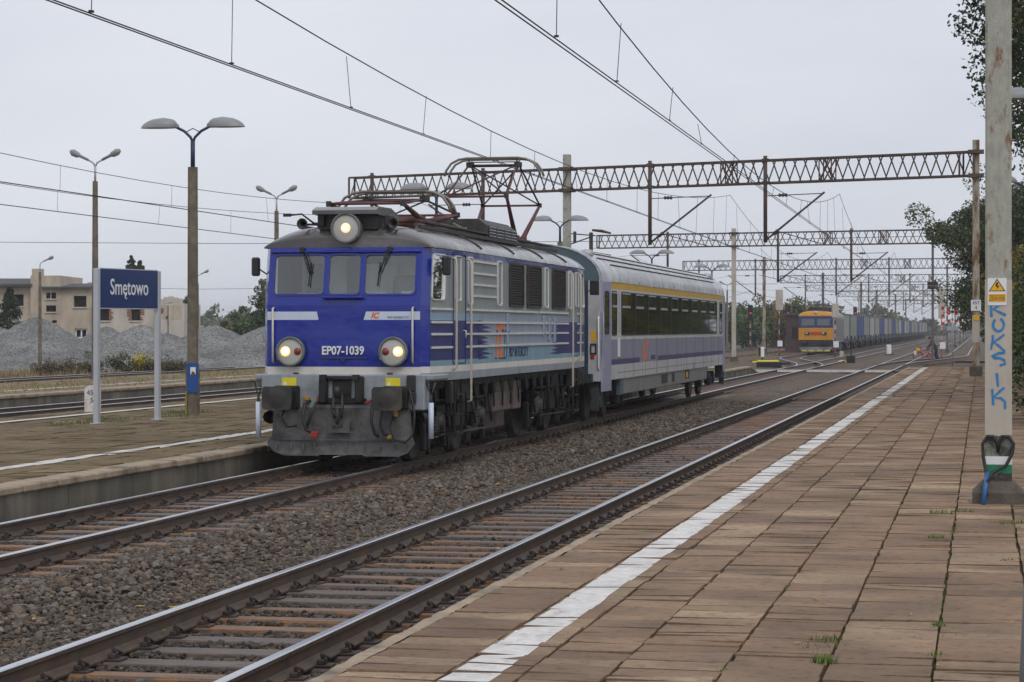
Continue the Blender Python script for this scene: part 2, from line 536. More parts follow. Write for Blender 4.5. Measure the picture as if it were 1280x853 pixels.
def zmain(x, y):
    hump = 0.07 * math.exp(-((x + 7.7) / .75) ** 2)
    return -.215 + hump + .014 * wave(x * 2.2, y * 2.2)
ys_near = list(np.arange(6, 80, .22)) + list(np.arange(80, 170, 1.5))
bed('ballast', list(np.arange(-11.42, -3.60, .2)) + [-3.60], ys_near, zmain, M['ballast'])
bed('far_ballast', [-17.5, -16, -12, -8, -4, -1, .6], [170, 175, 200, 260, 400, 700, 1400], lambda x, y: -.22, M['ballast'])
bed('siding_ballast', list(np.arange(-17.5, -11.42, .6)) + [-11.42], list(np.arange(120, 171, 3)), lambda x, y: -.24 + .02 * wave(x, y), M['ballast'])
bed('middle_ballast', [-27.2, -26.5, -25, -23.5, -22, -20.7], list(np.arange(20, 700, 12)), lambda x, y: -.235, M['ballast'])
bed('outer_ballast', [-43.5, -42, -40, -38.4, -37.4], list(np.arange(20, 700, 12)), lambda x, y: -.235, M['ballast'])

# ------------------------------------------------------------------ railway tracks
RAILP = [(-.075, -.172), (.075, -.172), (.075, -.158), (.022, -.135), (.012, -.12), (.012, -.05), (.034, -.036), (.036, -.008),
         (.026, 0), (-.026, 0), (-.036, -.008), (-.034, -.036), (-.012, -.05), (-.012, -.12), (-.022, -.135), (-.075, -.158)]
def rail_obj(parent, pts, off):
    """pts: centre line (x, y); off: sideways offset"""
    V = []; F = []; mi = []
    k = len(RAILP)
    for i, (x, y) in enumerate(pts):
        a = pts[max(i - 1, 0)]; b = pts[min(i + 1, len(pts) - 1)]
        dx, dy = b[0] - a[0], b[1] - a[1]; L = math.hypot(dx, dy)
        nx, ny = dy / L, -dx / L
        for (px, pz) in RAILP:
            V.append((x + nx * (off + px), y + ny * (off + px), pz))
    for i in range(len(pts) - 1):
        for j in range(k):
            F.append((i * k + j, i * k + (j + 1) % k, (i + 1) * k + (j + 1) % k, (i + 1) * k + j))
            mi.append(1 if j in (7, 8, 9) else 0)
    return np_mesh('rail', V, F, [M['rail_side'], M['rail_top']], parent, matidx=mi)

def clip_mesh():
    b = MB()
    b.box((0, 0, -.166), (.36, .15, .018), bev=.004)
    for s in (-1, 1):
        b.box((s * .105, 0, -.14), (.05, .12, .04), bev=.008)
        b.tube([(s * .12, -.03, -.15), (s * .12, -.03, -.085)], .013, 6)
        b.lathe([(0, -.085), (.022, -.085), (.022, -.105), (.0, -.105)], (s * .12, -.03, 0), n=6, smooth=False)
        b.tube([(s * .10, .055, -.14), (s * .085, .06, -.10), (s * .10, .02, -.09), (s * .14, .01, -.105), (s * .145, .045, -.13)], .012, 6)
    o = b.build('rail_clip', M['iron_dark'])
    return o
CLIP = clip_mesh()
SLP = []
for k in range(4):
    b = MB()
    b.box((0, 0, -.245), (2.6, .25, .14), bev=.012)
    for v in range(len(b.v)):
        x, y, z = b.v[v]
        b.v[v] = (x + RND.uniform(-.02, .02), y + RND.uniform(-.012, .012), z + RND.uniform(-.006, .004))
    SLP.append(b.build('sleeper', M['sleeper_brown'] if k != 1 else M['sleeper_grey']))

def track(label, pts, group, single=None, stuff=None, clips=True, x0=None, zoff=0.0):
    """single: (y0, y1) range with a sleeper object each; stuff: ranges drawn as one mesh"""
    t = thing('railway_track', label, 'railway track', (0, 0, zoff), 0, group)
    for s in (-1, 1):
        rail_obj(t, pts, s * .753)
    if single:
        y = single[0]; i = 0
        while y < single[1] and i < 100:
            o = SLP[RND.choice((0, 0, 1, 2, 3, 1))].copy(); COL.objects.link(o); o.parent = t
            o.location = (x0 + RND.uniform(-.03, .03), y + RND.uniform(-.02, .02), RND.uniform(-.006, .004))
            o.rotation_euler = (0, 0, RND.uniform(-.012, .012))
            if clips:
                for s in (-1, 1):
                    c = CLIP.copy(); COL.objects.link(c); c.parent = o; c.location = (s * .753 + x0 - o.location[0], 0, 0)
            y += .62; i += 1
    if stuff:
        b = MB()
        for (y0, y1) in stuff:
            y = y0
            while y < y1:
                # point on the centre line
                j = 0
                while j < len(pts) - 2 and pts[j + 1][1] < y: j += 1
                (xa, ya), (xb, yb) = pts[j], pts[j + 1]
                f = (y - ya) / (yb - ya)
                b.box((xa + (xb - xa) * f, y, -.245), (2.6, .25, .14), mi=RND.choice((0, 0, 1)))
                y += .62
        so = b.build('sleeper', [M['sleeper_brown'], M['sleeper_grey']], t); so['kind'] = 'stuff'
    return t

def smooth(a, b, n=14):
    """S-curve between two points of a centre line"""
    out = []
    for i in range(n + 1):
        t = i / n; w = t * t * (3 - 2 * t)
        out.append((a[0] + (b[0] - a[0]) * w, a[1] + (b[1] - a[1]) * t))
    return out
track('nearest railway track, rusty brown sleepers between bright rails beside the slab platform', [(T1, 5), (T1, 60), (T1, 140), (T1, 1200)], None,
      (12.2, 76), [(76.5, 300)], True, T1)
track('track under the blue passenger locomotive, running along the concrete platform wall', [(T2, 12), (T2, 60), (T2, 140), (T2, 1200)], None,
      (20, 83), [(84, 300)], True, T2)
track('dull rusty track in the cutting between the two island platforms', [(T3, 20), (T3, 100), (T3, 800)], None, None, [(30, 120)])
track('outermost rusty track in front of the gravel heaps', [(T4, 20), (T4, 100), (T4, 800)], None, None, [(60, 160)])
track('far track carrying the container train, curving over from the locomotive track', [(T2, 128)] + smooth((T2, 132), (TF, 178)) + [(TF, 240), (TF, 1200)],
      None, None, [(146, 260)])
track('siding that curves off to the far right past the platform end', [(T1, 136)] + smooth((T1, 140), (-1.9, 190)) + [(-1.9, 300), (-1.9, 1200)],
      None, None, [(155, 260)])
for o in SLP + [CLIP]:
    me = o.data; bpy.data.objects.remove(o, do_unlink=True)

# loose ballast stones
ICO = None
def ico():
    bm = bmesh.new(); bmesh.ops.create_icosphere(bm, subdivisions=1, radius=1.0)
    v = np.array([p.co[:] for p in bm.verts]); f = np.array([[q.index for q in p.verts] for p in bm.faces]); bm.free()
    return v, f
IV, IF = ico()
def stones(name, P, size, tint, squash=(1, 1, .7)):
    n = len(P)
    jit = NR.uniform(.62, 1.18, (n, len(IV), 1))
    v = IV[None] * jit * size[:, None, None]
    sc = NR.uniform(.65, 1.3, (n, 1, 3)) * np.array(squash)[None, None]
    v = v * sc
    a = NR.uniform(0, 2 * np.pi, n); ca, sa = np.cos(a)[:, None], np.sin(a)[:, None]
    x = v[:, :, 0] * ca - v[:, :, 1] * sa; y = v[:, :, 0] * sa + v[:, :, 1] * ca
    z = v[:, :, 2]
    b = NR.uniform(-.7, .7, n); cb, sb = np.cos(b)[:, None], np.sin(b)[:, None]
    y2 = y * cb - z * sb; z2 = y * sb + z * cb
    v = np.stack([x, y2, z2], -1) + P[:, None, :]
    f = IF[None] + (np.arange(n) * len(IV))[:, None, None]
    o = np_mesh(name, v.reshape(-1, 3), f.reshape(-1, 3), M['stone'], attr=np.repeat(tint, len(IF)))
    return o
PX = []
def scatter(x0, x1, y0, y1, dens, zo=0.0, skip=None, s=(.017, .036)):
    n = int((x1 - x0) * (y1 - y0) * dens)
    x = NR.uniform(x0, x1, n); y = NR.uniform(y0, y1, n)
    if skip:
        ph = ((y - skip[0]) % .62); k = (ph > .15) & (ph < .47)
        x, y = x[k], y[k]
    z = np.array([zmain(a, b) for a, b in zip(x, y)]) + zo
    sz = NR.uniform(s[0], s[1], len(x)) * np.where(NR.rand(len(x)) < .06, 1.5, 1)
    PX.append((np.stack([x, y, z + sz * .35], -1), sz))
scatter(-9.0, -6.1, 13, 40, 430, s=(.013, .031))
scatter(-9.0, -6.1, 40, 72, 130, s=(.025, .045))
scatter(-8.3, -7.1, 13, 40, 160, .02, s=(.024, .042))
scatter(-5.95, -4.6, 12, 50, 300, .01, (12.2,), s=(.014, .032))
scatter(-4.4, -3.7, 12, 60, 120, .0)
scatter(-10.5, -9.1, 20, 40, 260, .01, (20,), s=(.014, .032))
scatter(-11.4, -10.65, 18, 45, 130)
P = np.concatenate([p for p, s in PX]); S_ = np.concatenate([s for p, s in PX])
tn = np.clip(NR.beta(2.0, 2.6, len(P)) * np.where((np.abs(P[:, 0] - T1) < .76) | (np.abs(P[:, 0] - T2) < .76), .62, 1.0) + np.where(np.abs(P[:, 0] + 7.7) < .8, .1, -.06) * NR.rand(len(P)), 0, 1)
tag(stones('ballast_stones', P, S_, tn), None, None, None, 'stuff')

# ------------------------------------------------------------------ platforms
def slabs(name, xs, y0, y1, row, m_, gap=.012, jit=.005, line=None, bright=None, dz=0.0):
    V = []; F = []; tint = []; mi = []
    def quad(p, t, k):
        b = len(V); V.extend(p); F.append((b, b + 1, b + 2, b + 3)); tint.append(t); mi.append(k)
    for i in range(len(xs) - 1):
        x0, x1 = xs[i] + gap * .75, xs[i + 1] - gap * .75
        y = y0 + RND.uniform(-.3, 0)
        run = 0; base = RND.random()
        while y < y1:
            L = RND.uniform(*row) if RND.random() < .72 else row[0] * RND.uniform(.5, 1.0)
            if run <= 0:
                base = RND.random(); run = RND.randint(2, 6)
            run -= 1
            g = gap * RND.choice((.2, .3, .5, .9, 1.5)) * (.4 if line and line[0] < x1 and line[1] > x0 else 1)
            ya, yb = y + g / 2, min(y + L - g / 2, y1)
            if yb - ya < .05: break
            z = [ZP + dz + RND.uniform(-jit, jit) for _ in range(4)]
            sk = RND.gauss(0, .011)
            jx = RND.uniform(-.007, .007)
            p = [(x0 + jx, ya, z[0]), (x1 + jx, ya + sk, z[1]), (x1 + jx, yb + sk, z[2]), (x0 + jx, yb, z[3])]
            t = min(1, max(0, base * .6 + RND.random() * .4))
            quad(p, t, 0)
            for a, b2 in ((0, 1), (1, 2), (2, 3), (3, 0)):
                quad([p[a], p[b2], (p[b2][0], p[b2][1], ZP - .05), (p[a][0], p[a][1], ZP - .05)], t * .6, 0)
            if line and line[0] < x1 and line[1] > x0:
                la, lb = max(line[0], x0 + .004), min(line[1], x1 - .004)
                w = lambda x, k: (x, p[k][1] + (.004 if k < 2 else -.004), 0)
                def zat(x, f):
                    u = (x - x0) / (x1 - x0)
                    zz = (z[0] * (1 - u) + z[1] * u) * (1 - f) + (z[3] * (1 - u) + z[2] * u) * f
                    return zz + .003
                ja, jb = RND.uniform(-.008, .008), RND.uniform(-.008, .008)
                yl = lambda x, lo: (ya + .003 + sk * (x - x0) / (x1 - x0)) if lo else (yb - .003 + sk * (x - x0) / (x1 - x0))
                quad([(la + ja, yl(la, 1), zat(la, 0)), (lb + jb, yl(lb, 1), zat(lb, 0)), (lb + jb, yl(lb, 0), zat(lb, 1)), (la + ja, yl(la, 0), zat(la, 1))], .5, 1)
            y += L
    o = np_mesh(name, V, F, [m_, M['white_paint'] if m_ is M['slab'] else M['white_paint_old']], attr=tint, matidx=mi)
    return struct(name, o)

# near platform (the camera stands on it)
XJ = [-3.52, -2.93, -2.50, -2.03, -1.43, -.87, -.27, .31, .9, 1.5, 2.1, 2.7, 3.3]
slabs('platform_paving', XJ, 4.0, 118.0, (.26, .50), M['slab'], .014, .009, (-2.90, -2.63))
mb = MB()
mb.box((0.5, 61, -.1), (8.04, 114, .56))
for v in range(len(mb.v)): pass
struct('platform_base', mb.build('platform_base', M['joint_dirt']))
# worn kerb edge
V = []; F = []
ysk = list(np.arange(4, 118.2, .12))
for y in ysk:
    j = .012 * wave(1, y * 5) + RND.uniform(-.012, .012)
    zt = ZP + .004 + RND.uniform(-.006, .004)
    V += [(-3.515, y, zt - .004), (-3.60 + j, y, zt), (-3.635 + j, y, zt - .02), (-3.645 + j, y, zt - .1), (-3.60, y, -.3)]
for i in range(len(ysk) - 1):
    for k in range(4):
        F.append((i * 5 + k, i * 5 + k + 1, (i + 1) * 5 + k + 1, (i + 1) * 5 + k))
struct('platform_edge', np_mesh('platform_edge', V, F, M['concrete_lip']))

# island platform beyond the locomotive
xs1 = [-11.50, -12.0, -12.6, -13.02, -13.35, -13.9, -14.6, -15.3, -16, -16.7, -17.4, -18.1, -18.8, -19.4, -19.75, -20.3, -20.8][::-1]
slabs('island_paving', xs1, 16.0, 117.5, (.45, .75), M['slab_old'], .02, .010, (-13.32, -13.04))
mb = MB()
mb.box((-16.15, 66.7, -.1), (9.3, 101.6, .55))
struct('island_base', mb.build('island_base', M['joint_dirt']))
# second white line of the island platform, thin painted sheet
mb = MB()
y = 16.0
while y < 117:
    L = RND.uniform(.6, 1.4)
    mb.face([(-19.72, y, ZP + .018), (-19.46, y, ZP + .018), (-19.46, y + L - .03, ZP + .018), (-19.72, y + L - .03, ZP + .018)])
    y += L
struct('painted_line', mb.build('painted_line', M['white_paint_old']))
def wall(name, x, y0, y1, out, z0=-.32, zt=ZP + .01, lipw=.42):
    """retaining wall with an overhanging kerb course; out = +1 faces +X"""
    mb = MB()
    y = y0
    while y < y1:
        L = 1.0 if y < 70 else 4.0
        e = min(y + L, y1)
        d = RND.uniform(-.008, .008)
        mb.box((x - out * (.12 + d), (y + e) / 2, (z0 + zt - .09) / 2), (.24, e - y - .006, zt - .09 - z0))
        y = e
    w = struct(name, mb.build(name, M['concrete_wall']))
    mb = MB(); y = y0
    while y < y1:
        L = RND.uniform(.7, 1.3) if y < 70 else 4.0
        e = min(y + L, y1)
        d = RND.uniform(-.015, .02)
        mb.box((x + out * (.05 + d) - out * lipw / 2, (y + e) / 2, zt - .04 + RND.uniform(-.006, .006)), (lipw, e - y - .012, .10), rot=(0, RND.uniform(-.02, .02), RND.uniform(-.008, .008)), bev=.02)
        y = e
    struct(name + '_kerb', mb.build(name + '_kerb', M['concrete_lip']))
wall('island_wall', -11.47, 15.0, 117.5, 1)
# ramp and end wall of the island platform
mb = MB()
mb.prism([(117.5, ZP - .01), (117.5, -.32), (124.5, -.32), (121, -.05)], lambda p: Vector((-11.55, p[0], p[1])), lambda p: Vector((-20.6, p[0], p[1])))
struct('ramp', mb.build('ramp', M['dirt']))

# outer island platform, overgrown
mb = MB()
mb.box((-30.7, 90, -.06), (6.6, 150, .54))
struct('outer_platform', mb.build('outer_platform', pebble_mat('worn_top', [(.17, .13, .085), (.24, .19, .12), (.2, .16, .1)], 9.0, .3, moss=((.14, .14, .04), .5, .52))))
wall('outer_wall', -27.2, 15, 165, 1, zt=ZP + .012, lipw=.5)
mb = MB(); y = 15.0
while y < 160:
    L = RND.uniform(1, 2.2)
    mb.face([(-29.5, y, ZP + .008), (-29.22, y, ZP + .008), (-29.22, y + L - .05, ZP + .008), (-29.5, y + L - .05, ZP + .008)])
    y += L
struct('painted_stripe', mb.build('painted_stripe', M['white_paint_old']))

# level crossing boards at the platform ends
mb = MB()
for (xa, xb) in ((-11.2, -10.65), (-10.45, -9.15), (-8.95, -6.15), (-5.95, -4.6), (-4.45, -1.5)):
    for k in range(4):
        mb.box(((xa + xb) / 2, 121.6 + k * .62, -.09), (xb - xa, .58, .12), bev=.01)
for (xa, xb) in ((-15.6, -10.65), (-10.45, -9.15), (-8.95, -6.15), (-5.95, -4.6)):
    mb.box(((xa + xb) / 2, 121.1, -.07), (xb - xa, .22, .12), mi=1)
struct('crossing', mb.build('crossing', [M['sleeper_grey'], M['white_paint']]))

# ------------------------------------------------------------------ grass, leaves
def blades(name, spots, m_, kind='stuff', w=.006):
    """spots: (x, y, z, n, radius, height)"""
    V = []; F = []
    for (x, y, z, n, r, h) in spots:
        for _ in range(n):
            a = RND.uniform(0, 6.28); d = r * math.sqrt(RND.random())
            px, py = x + d * math.cos(a), y + d * math.sin(a)
            hh = h * RND.uniform(.5, 1.2); b = RND.uniform(0, 6.28); ln = hh * RND.uniform(.2, .9)
            ex, ey = px + ln * math.cos(b), py + ln * math.sin(b)
            c = b + 1.57; k = len(V)
            V += [(px - w * math.cos(c), py - w * math.sin(c), z), (px + w * math.cos(c), py + w * math.sin(c), z), (ex, ey, z + hh), (ex, ey, z + hh)]
            F.append((k, k + 1, k + 2, k + 3))
    o = np_mesh(name, V, F, m_); o['kind'] = kind
    return o
sp = []
for (u, v, n, r, h) in ((1030, 828, 60, .07, .07), (1032, 800, 40, .1, .05), (1040, 806, 25, .15, .03), (1170, 672, 50, .08, .05), (1178, 642, 70, .14, .06), (1192, 628, 40, .2, .04),
                        (1172, 782, 30, .05, .05), (1168, 820, 30, .06, .04), (1180, 798, 20, .2, .02), (1266, 655, 50, .15, .06), (1206, 640, 40, .1, .05), (1258, 700, 20, .06, .03),
                        (1200, 490, 30, .2, .1), (1122, 600, 10, .1, .03), (920, 797, 40, .25, .02), (700, 712, 10, .03, .03), (1005, 808, 15, .1, .03)):
    p = at(u, v, ZP); sp.append((p.x, p.y, ZP - .01, n, r, h))
for i in range(420):
    sp.append((RND.choice((.31, .31, .31, .9, -.27, -.27, -.87, 1.5, -2.93, -1.43)) + RND.uniform(-.012, .012), 13 + 90 * RND.random() ** 1.3, ZP - .02, RND.randint(4, 16), .035, RND.choice((.022, .03, .04))))
blades('joint_grass', sp, M['grass'])
sp = []
for i in range(150):
    x = RND.choice((-11.85, -12.6, -13.4, -13.9, -16.0, -18.0, -20.2)) + RND.uniform(-.2, .2)
    sp.append((x, RND.uniform(28, 110), ZP - .02, RND.randint(10, 40), RND.uniform(.1, .4), .035))
for p_, n in ((at(121, 527, ZP), 260), (at(197, 522, ZP), 200), (at(241, 516, ZP), 260)):
    for k in range(6):
        sp.append((p_.x + RND.uniform(-.5, .5), p_.y + RND.uniform(-1.5, .8), ZP - .02, n // 6, .4, .09))
blades('island_grass', sp, M['grass'], w=.01)
sp = [(RND.uniform(-33.6, -27.8), RND.uniform(60, 150), ZP, 18, .5, .12) for i in range(500)]
blades('withered_grass', sp, M['dry_grass'], w=.012)
sp = []
for i in range(260):
    sp.append((RND.uniform(-20, -12), RND.uniform(119, 134), -.3, 40, .8, .16))
blades('green_verge', sp, M['grass_bright'], w=.02)
sp = []
for i in range(700):
    sp.append((RND.uniform(-50, -43), RND.uniform(95, 145), -.33, 14, .8, RND.choice((.15, .3, .5))))
for i in range(500):
    sp.append((RND.uniform(-24, -15), RND.uniform(135, 260), -.33, 10, 1.0, .2))
blades('rough_grass', sp, M['dry_grass'], w=.02)

def litter(name, pts, m_, s=.03):
    V = []; F = []
    for (x, y, z) in pts:
        a = RND.uniform(0, 6.28); q = s * RND.uniform(.6, 1.3); k = len(V)
        for (dx, dy) in ((-1, -.1), (0, -.55), (1, .1), (0, .55)):
            V.append((x + q * (dx * math.cos(a) - dy * math.sin(a)), y + q * (dx * math.sin(a) + dy * math.cos(a)), z + RND.uniform(.008, .02)))
        F.append((k, k + 1, k + 2, k + 3))
    o = np_mesh(name, V, F, m_); o['kind'] = 'stuff'; return o
pts = []
for (u, v) in ((1226, 671), (1018, 749), (1020, 752), (1265, 780), (875, 736), (1201, 726), (1112, 567), (1173, 834), (1066, 594), (997, 806), (880, 737), (1199, 538), (1140, 770), (1255, 681)):
    p = at(u, v, ZP); pts.append((p.x, p.y, ZP))
for i in range(50): pts.append((RND.uniform(-3.4, 3), RND.uniform(14, 110), ZP))
litter('fallen_leaves', pts, M['leaf_yellow'], .03)
pts = []
for (u, v) in ((395, 633), (190, 735), (316, 646), (98, 714), (205, 795)):
    p = at(u, v, -.16); pts.append((p.x, p.y, -.13))
for i in range(60): pts.append((RND.uniform(-9, -4.5), RND.uniform(14, 60), -.13))
litter('leaf_litter', pts, M['leaf_yellow'], .03)
# ================================================================== BLUE PASSENGER LOCOMOTIVE
mat('loco_blue', (.008, .022, .27), .16, var=.10, vs=3, spec=.5, rvar=.05, col2=(.022, .034, .23), thr=(.55, .8), bump=.22, bs=1.3, stretch=(1, 1, .4), coat=.25)
mat('loco_navy', (.022, .030, .15), .4, var=.14, vs=4)
mat('loco_grey', (.245, .275, .265), .42, var=.12, vs=2.5, col2=(.19, .2, .185), thr=(.5, .7), stretch=(1, 1, .35))
mat('loco_lightblue', (.24, .36, .46), .42, var=.1, vs=3, stretch=(1, 1, .35))
mat('loco_teal', (.20, .33, .40), .42, var=.12, vs=3, stretch=(1, 1, .35))
mat('loco_steelblue', (.26, .31, .38), .42, var=.12, vs=3, stretch=(1, 1, .35))
mat('loco_cream', (.62, .60, .55), .5, var=.1, vs=4, col2=(.42, .4, .36), thr=(.6, .75))
mat('loco_sill', (.27, .30, .33), .5, var=.14, vs=4, col2=(.16, .16, .16), thr=(.55, .72))
mat('loco_roof', (.085, .078, .076), .25, coat=.3, var=.3, vs=2.0, col2=(.17, .165, .165), thr=(.5, .66), rvar=.12, stretch=(.5, 1.6, 1))
mat('loco_frame', (.009, .008, .008), .55, var=.45, vs=6, col2=(.035, .027, .022), thr=(.55, .7))
mat('loco_grime', (.030, .027, .026), .55, var=.4, vs=6, col2=(.075, .062, .05), thr=(.5, .68))
mat('plough_grey', (.11, .104, .104), .6, var=.35, vs=5, col2=(.035, .032, .03), thr=(.48, .64))
mat('chrome', (.74, .74, .74), .25, .1, var=.08)
mat('cream_rail', (.58, .53, .45), .5, var=.12, vs=10)
mat('panto_red', (.095, .03, .026), .55, var=.3, vs=6)
mat('panto_dark', (.035, .028, .028), .55, var=.3, vs=6)
mat('panto_bow', (.22, .20, .17), .45, .4, var=.2)
mat('louvre_dark', (.030, .022, .019), .75, var=.3, vs=6)
mat('ic_orange', (.72, .17, .02), .45, var=.06)
mat('pale_stripe', (.55, .62, .74), .4, var=.06)
mat('cab_wall', (.80, .85, .80), .6, var=.1)
mat('seat_fabric', (.30, .32, .30), .8, var=.2)
mat('lamp_ring', (.13, .145, .135), .4, var=.2, vs=10)
mat('lamp_glass', (.45, .45, .43), .25, var=.06)
mat('lamp_red', (.22, .03, .025), .2, var=.1)
mat('lamp_lit', (1, .75, .45), .3, var=0, emit=((1.0, .52, .18), 1.25))
mat('lamp_core', (1, .9, .7), .3, var=0, emit=((1.0, .85, .6), 5.0))
mat('ceramic', (.24, .20, .16), .25, var=.25, vs=10)
glass_mat('cab_glass', (.90, .95, .93), .13)
mat('dull_pane', (.045, .05, .035), .1, var=.3, vs=2, spec=.8)

LX, LY = T2, 35.05
LL = 14.8
loco = thing('locomotive', 'blue and grey electric locomotive with lit headlamps numbered EP07-1039, pantograph raised, pulling in', 'locomotive', (LX, LY, 0))
SP = [(0, 1.24), (.22, 1.34), (1.7, 1.45), (LL - 1.7, 1.45), (LL - .22, 1.34), (LL, 1.24)]
def side_x(y):
    for (a, xa), (b, xb) in zip(SP, SP[1:]):
        if y <= b: return xa + (xb - xa) * (y - a) / (b - a)
    return SP[-1][1]
def rake(y, z):
    d = .17 * max(0, (z - 2.5) / .9)
    if y < 1.7: return y + d * (1 - y / 1.7)
    if y > LL - 1.7: return y - d * (1 - (LL - y) / 1.7)
    return y
def cells(mb, a0, a1, z0, z1, abr, zbr, holes, P, mf):
    A = sorted(set([a0, a1] + [a for a in abr if a0 < a < a1] + [h[k] for h in holes for k in (0, 1) if a0 < h[k] < a1]))
    Z = sorted(set([z0, z1] + [z for z in zbr if z0 < z < z1] + [h[k] for h in holes for k in (2, 3) if z0 < h[k] < z1]))
    for i in range(len(A) - 1):
        for j in range(len(Z) - 1):
            ca, cz = (A[i] + A[i + 1]) / 2, (Z[j] + Z[j + 1]) / 2
            if any(h[0] < ca < h[1] and h[2] < cz < h[3] for h in holes): continue
            mb.face([P(A[i], Z[j]), P(A[i + 1], Z[j]), P(A[i + 1], Z[j + 1]), P(A[i], Z[j + 1])], mf(ca, cz))
def rrect(a0, a1, z0, z1, r=.05, n=4):
    out = []
    for (cx, cz, t0) in ((a1 - r, z1 - r, 0), (a0 + r, z1 - r, 90), (a0 + r, z0 + r, 180), (a1 - r, z0 + r, 270)):
        for k in range(n + 1):
            t = R(t0 + 90 * k / n); out.append((cx + r * math.cos(t), cz + r * math.sin(t)))
    return out
def ring(mb, outer, inner, P, d0, d1, mi=0):
    """frame between two outlines, standing from depth d0 to d1"""
    n = len(outer)
    for i in range(n):
        j = (i + 1) % n
        mb.face([P(outer[i], d1), P(outer[j], d1), P(inner[j], d1), P(inner[i], d1)], mi)
        mb.face([P(outer[i], d0), P(outer[j], d0), P(outer[j], d1), P(outer[i], d1)], mi)
        mb.face([P(inner[i], d1), P(inner[j], d1), P(inner[j], d0), P(inner[i], d0)], mi)
LM = ['loco_blue', 'loco_navy', 'loco_grey', 'loco_lightblue', 'loco_teal', 'loco_cream', 'loco_sill', 'loco_steelblue']
LMAT = [M[k] for k in LM]; LI = {k: i for i, k in enumerate(LM)}
FWIN = [(-1.14, -.335, 2.68, 3.285), (-.25, .25, 2.68, 3.285), (.335, 1.14, 2.68, 3.285)]
SWIN = [(.30, .95, 2.60, 3.30)]
DWIN = [(1.58, 1.86, 2.60, 3.30)]
def ff(x, z): return Vector((x, rake(0, z), z))
def bf(x, z): return Vector((x, rake(LL, z), z))
def sr(y, z): return Vector((side_x(y), rake(y, z), z))
def sl(y, z): return Vector((-side_x(y), rake(y, z), z))
def fmat(x, z):
    return LI['loco_blue'] if z > 1.535 else LI['loco_cream'] if z > 1.42 else LI['loco_sill']
def smat(y, z):
    if z < 1.44: return LI['loco_sill']
    if z < 1.54: return LI['loco_cream']
    if y < .24 or y > LL - .24: return LI['loco_blue']
    if z > 3.31: return LI['loco_blue']
    if z > 2.385: return LI['loco_grey']
    if z > 2.265: return LI['loco_lightblue'] if y < 3.3 else LI['loco_steelblue']
    if z > 1.63:
        if y < 3.3 or y > 10.9: return LI['loco_navy']
        return LI['loco_steelblue'] if z > 1.83 else LI['loco_teal']
    return LI['loco_teal']
zbr = [1.42, 1.44, 1.535, 1.54, 1.63, 1.83, 2.265, 2.385, 2.5, 2.9, 3.31]
ybr = [.22, .24, 1.7, 3.3, 10.9, LL - 1.7, LL - .24, LL - .22]
mb = MB()
cells(mb, -1.24, 1.24, 1.31, 3.41, [], zbr, FWIN, ff, fmat)
cells(mb, -1.24, 1.24, 1.31, 3.41, [], zbr, FWIN, bf, fmat)
mir = [(LL - h[1], LL - h[0], h[2], h[3]) for h in SWIN]
cells(mb, 0, LL, 1.31, 3.41, ybr, zbr, SWIN + mir, sr, smat)
cells(mb, 0, LL, 1.31, 3.41, ybr, zbr, SWIN + mir, sl, smat)
mb.face([(-1.24, 0, 1.31), (1.24, 0, 1.31), (1.45, 1.7, 1.31), (1.45, 12.7, 1.31), (1.24, LL, 1.31), (-1.24, LL, 1.31), (-1.45, 12.7, 1.31), (-1.45, 1.7, 1.31)], LI['loco_sill'])
# window returns
for (f_, hs) in ((ff, FWIN),):
    for (a0, a1, z0, z1) in hs:
        pass
body = mb.build('body', LMAT, loco)

# livery: zigzag points between navy and steel blue on both sides
mb = MB()
for sg in (1, -1):
    zz = [2.235, 2.165, 2.09, 1.99, 1.92, 1.86, 1.79, 1.72, 1.655]
    for i, z in enumerate(zz):
        L = RND.uniform(.75, 1.15)
        mb.face([(sg * 1.4535, 3.28, z + .045), (sg * 1.4535, 3.28, z - .045), (sg * 1.4535, 3.28 + L, z - .02)], 0)
        L2 = RND.uniform(.7, 1.3)
        mb.face([(sg * 1.4535, 10.93, z + .04), (sg * 1.4535, 10.93, z - .04), (sg * 1.4535, 10.93 - L2, z - .01)], 0)
mb.build('zigzag_livery', [M['loco_navy']], body)

# pale stripes and writing on the front
mb = MB()
def fpl(p, d): q = ff(p[0], p[1]); return Vector((q.x, q.y - d, q.z))
for poly in ([(-1.236, 2.27), (-.40, 2.27), (-.43, 2.40), (-1.236, 2.40)], [(.33, 2.27), (1.236, 2.27), (1.236, 2.40), (.37, 2.40)]):
    mb = MB(); mb.prism(poly, lambda p: fpl(p, .003), lambda p: fpl(p, -.002)); mb.build('front_stripe', M['pale_stripe'], body)
FR = (R(90), 0, 0)
text_mesh('front_logo', 'IC', .125, M['ic_orange'], body, (.51, -.005, 2.335), FR, shear=.25, bold=.006)
text_mesh('front_lettering', 'PKP INTERCITY', .05, M['loco_navy'], body, (.88, -.005, 2.305), FR, shear=.25)
text_mesh('running_number', 'EP07-1039', .185, M['white'], body, (0.0, -.02, 1.785), FR, sx=.86, ext=.008, bold=.004)
mb = MB(); mb.box((0, -.012, 1.675), (.78, .03, .03), bev=.005); mb.box((0, -.01, 1.645), (.06, .02, .05))
mb.build('number_bracket', M['loco_navy'], body)
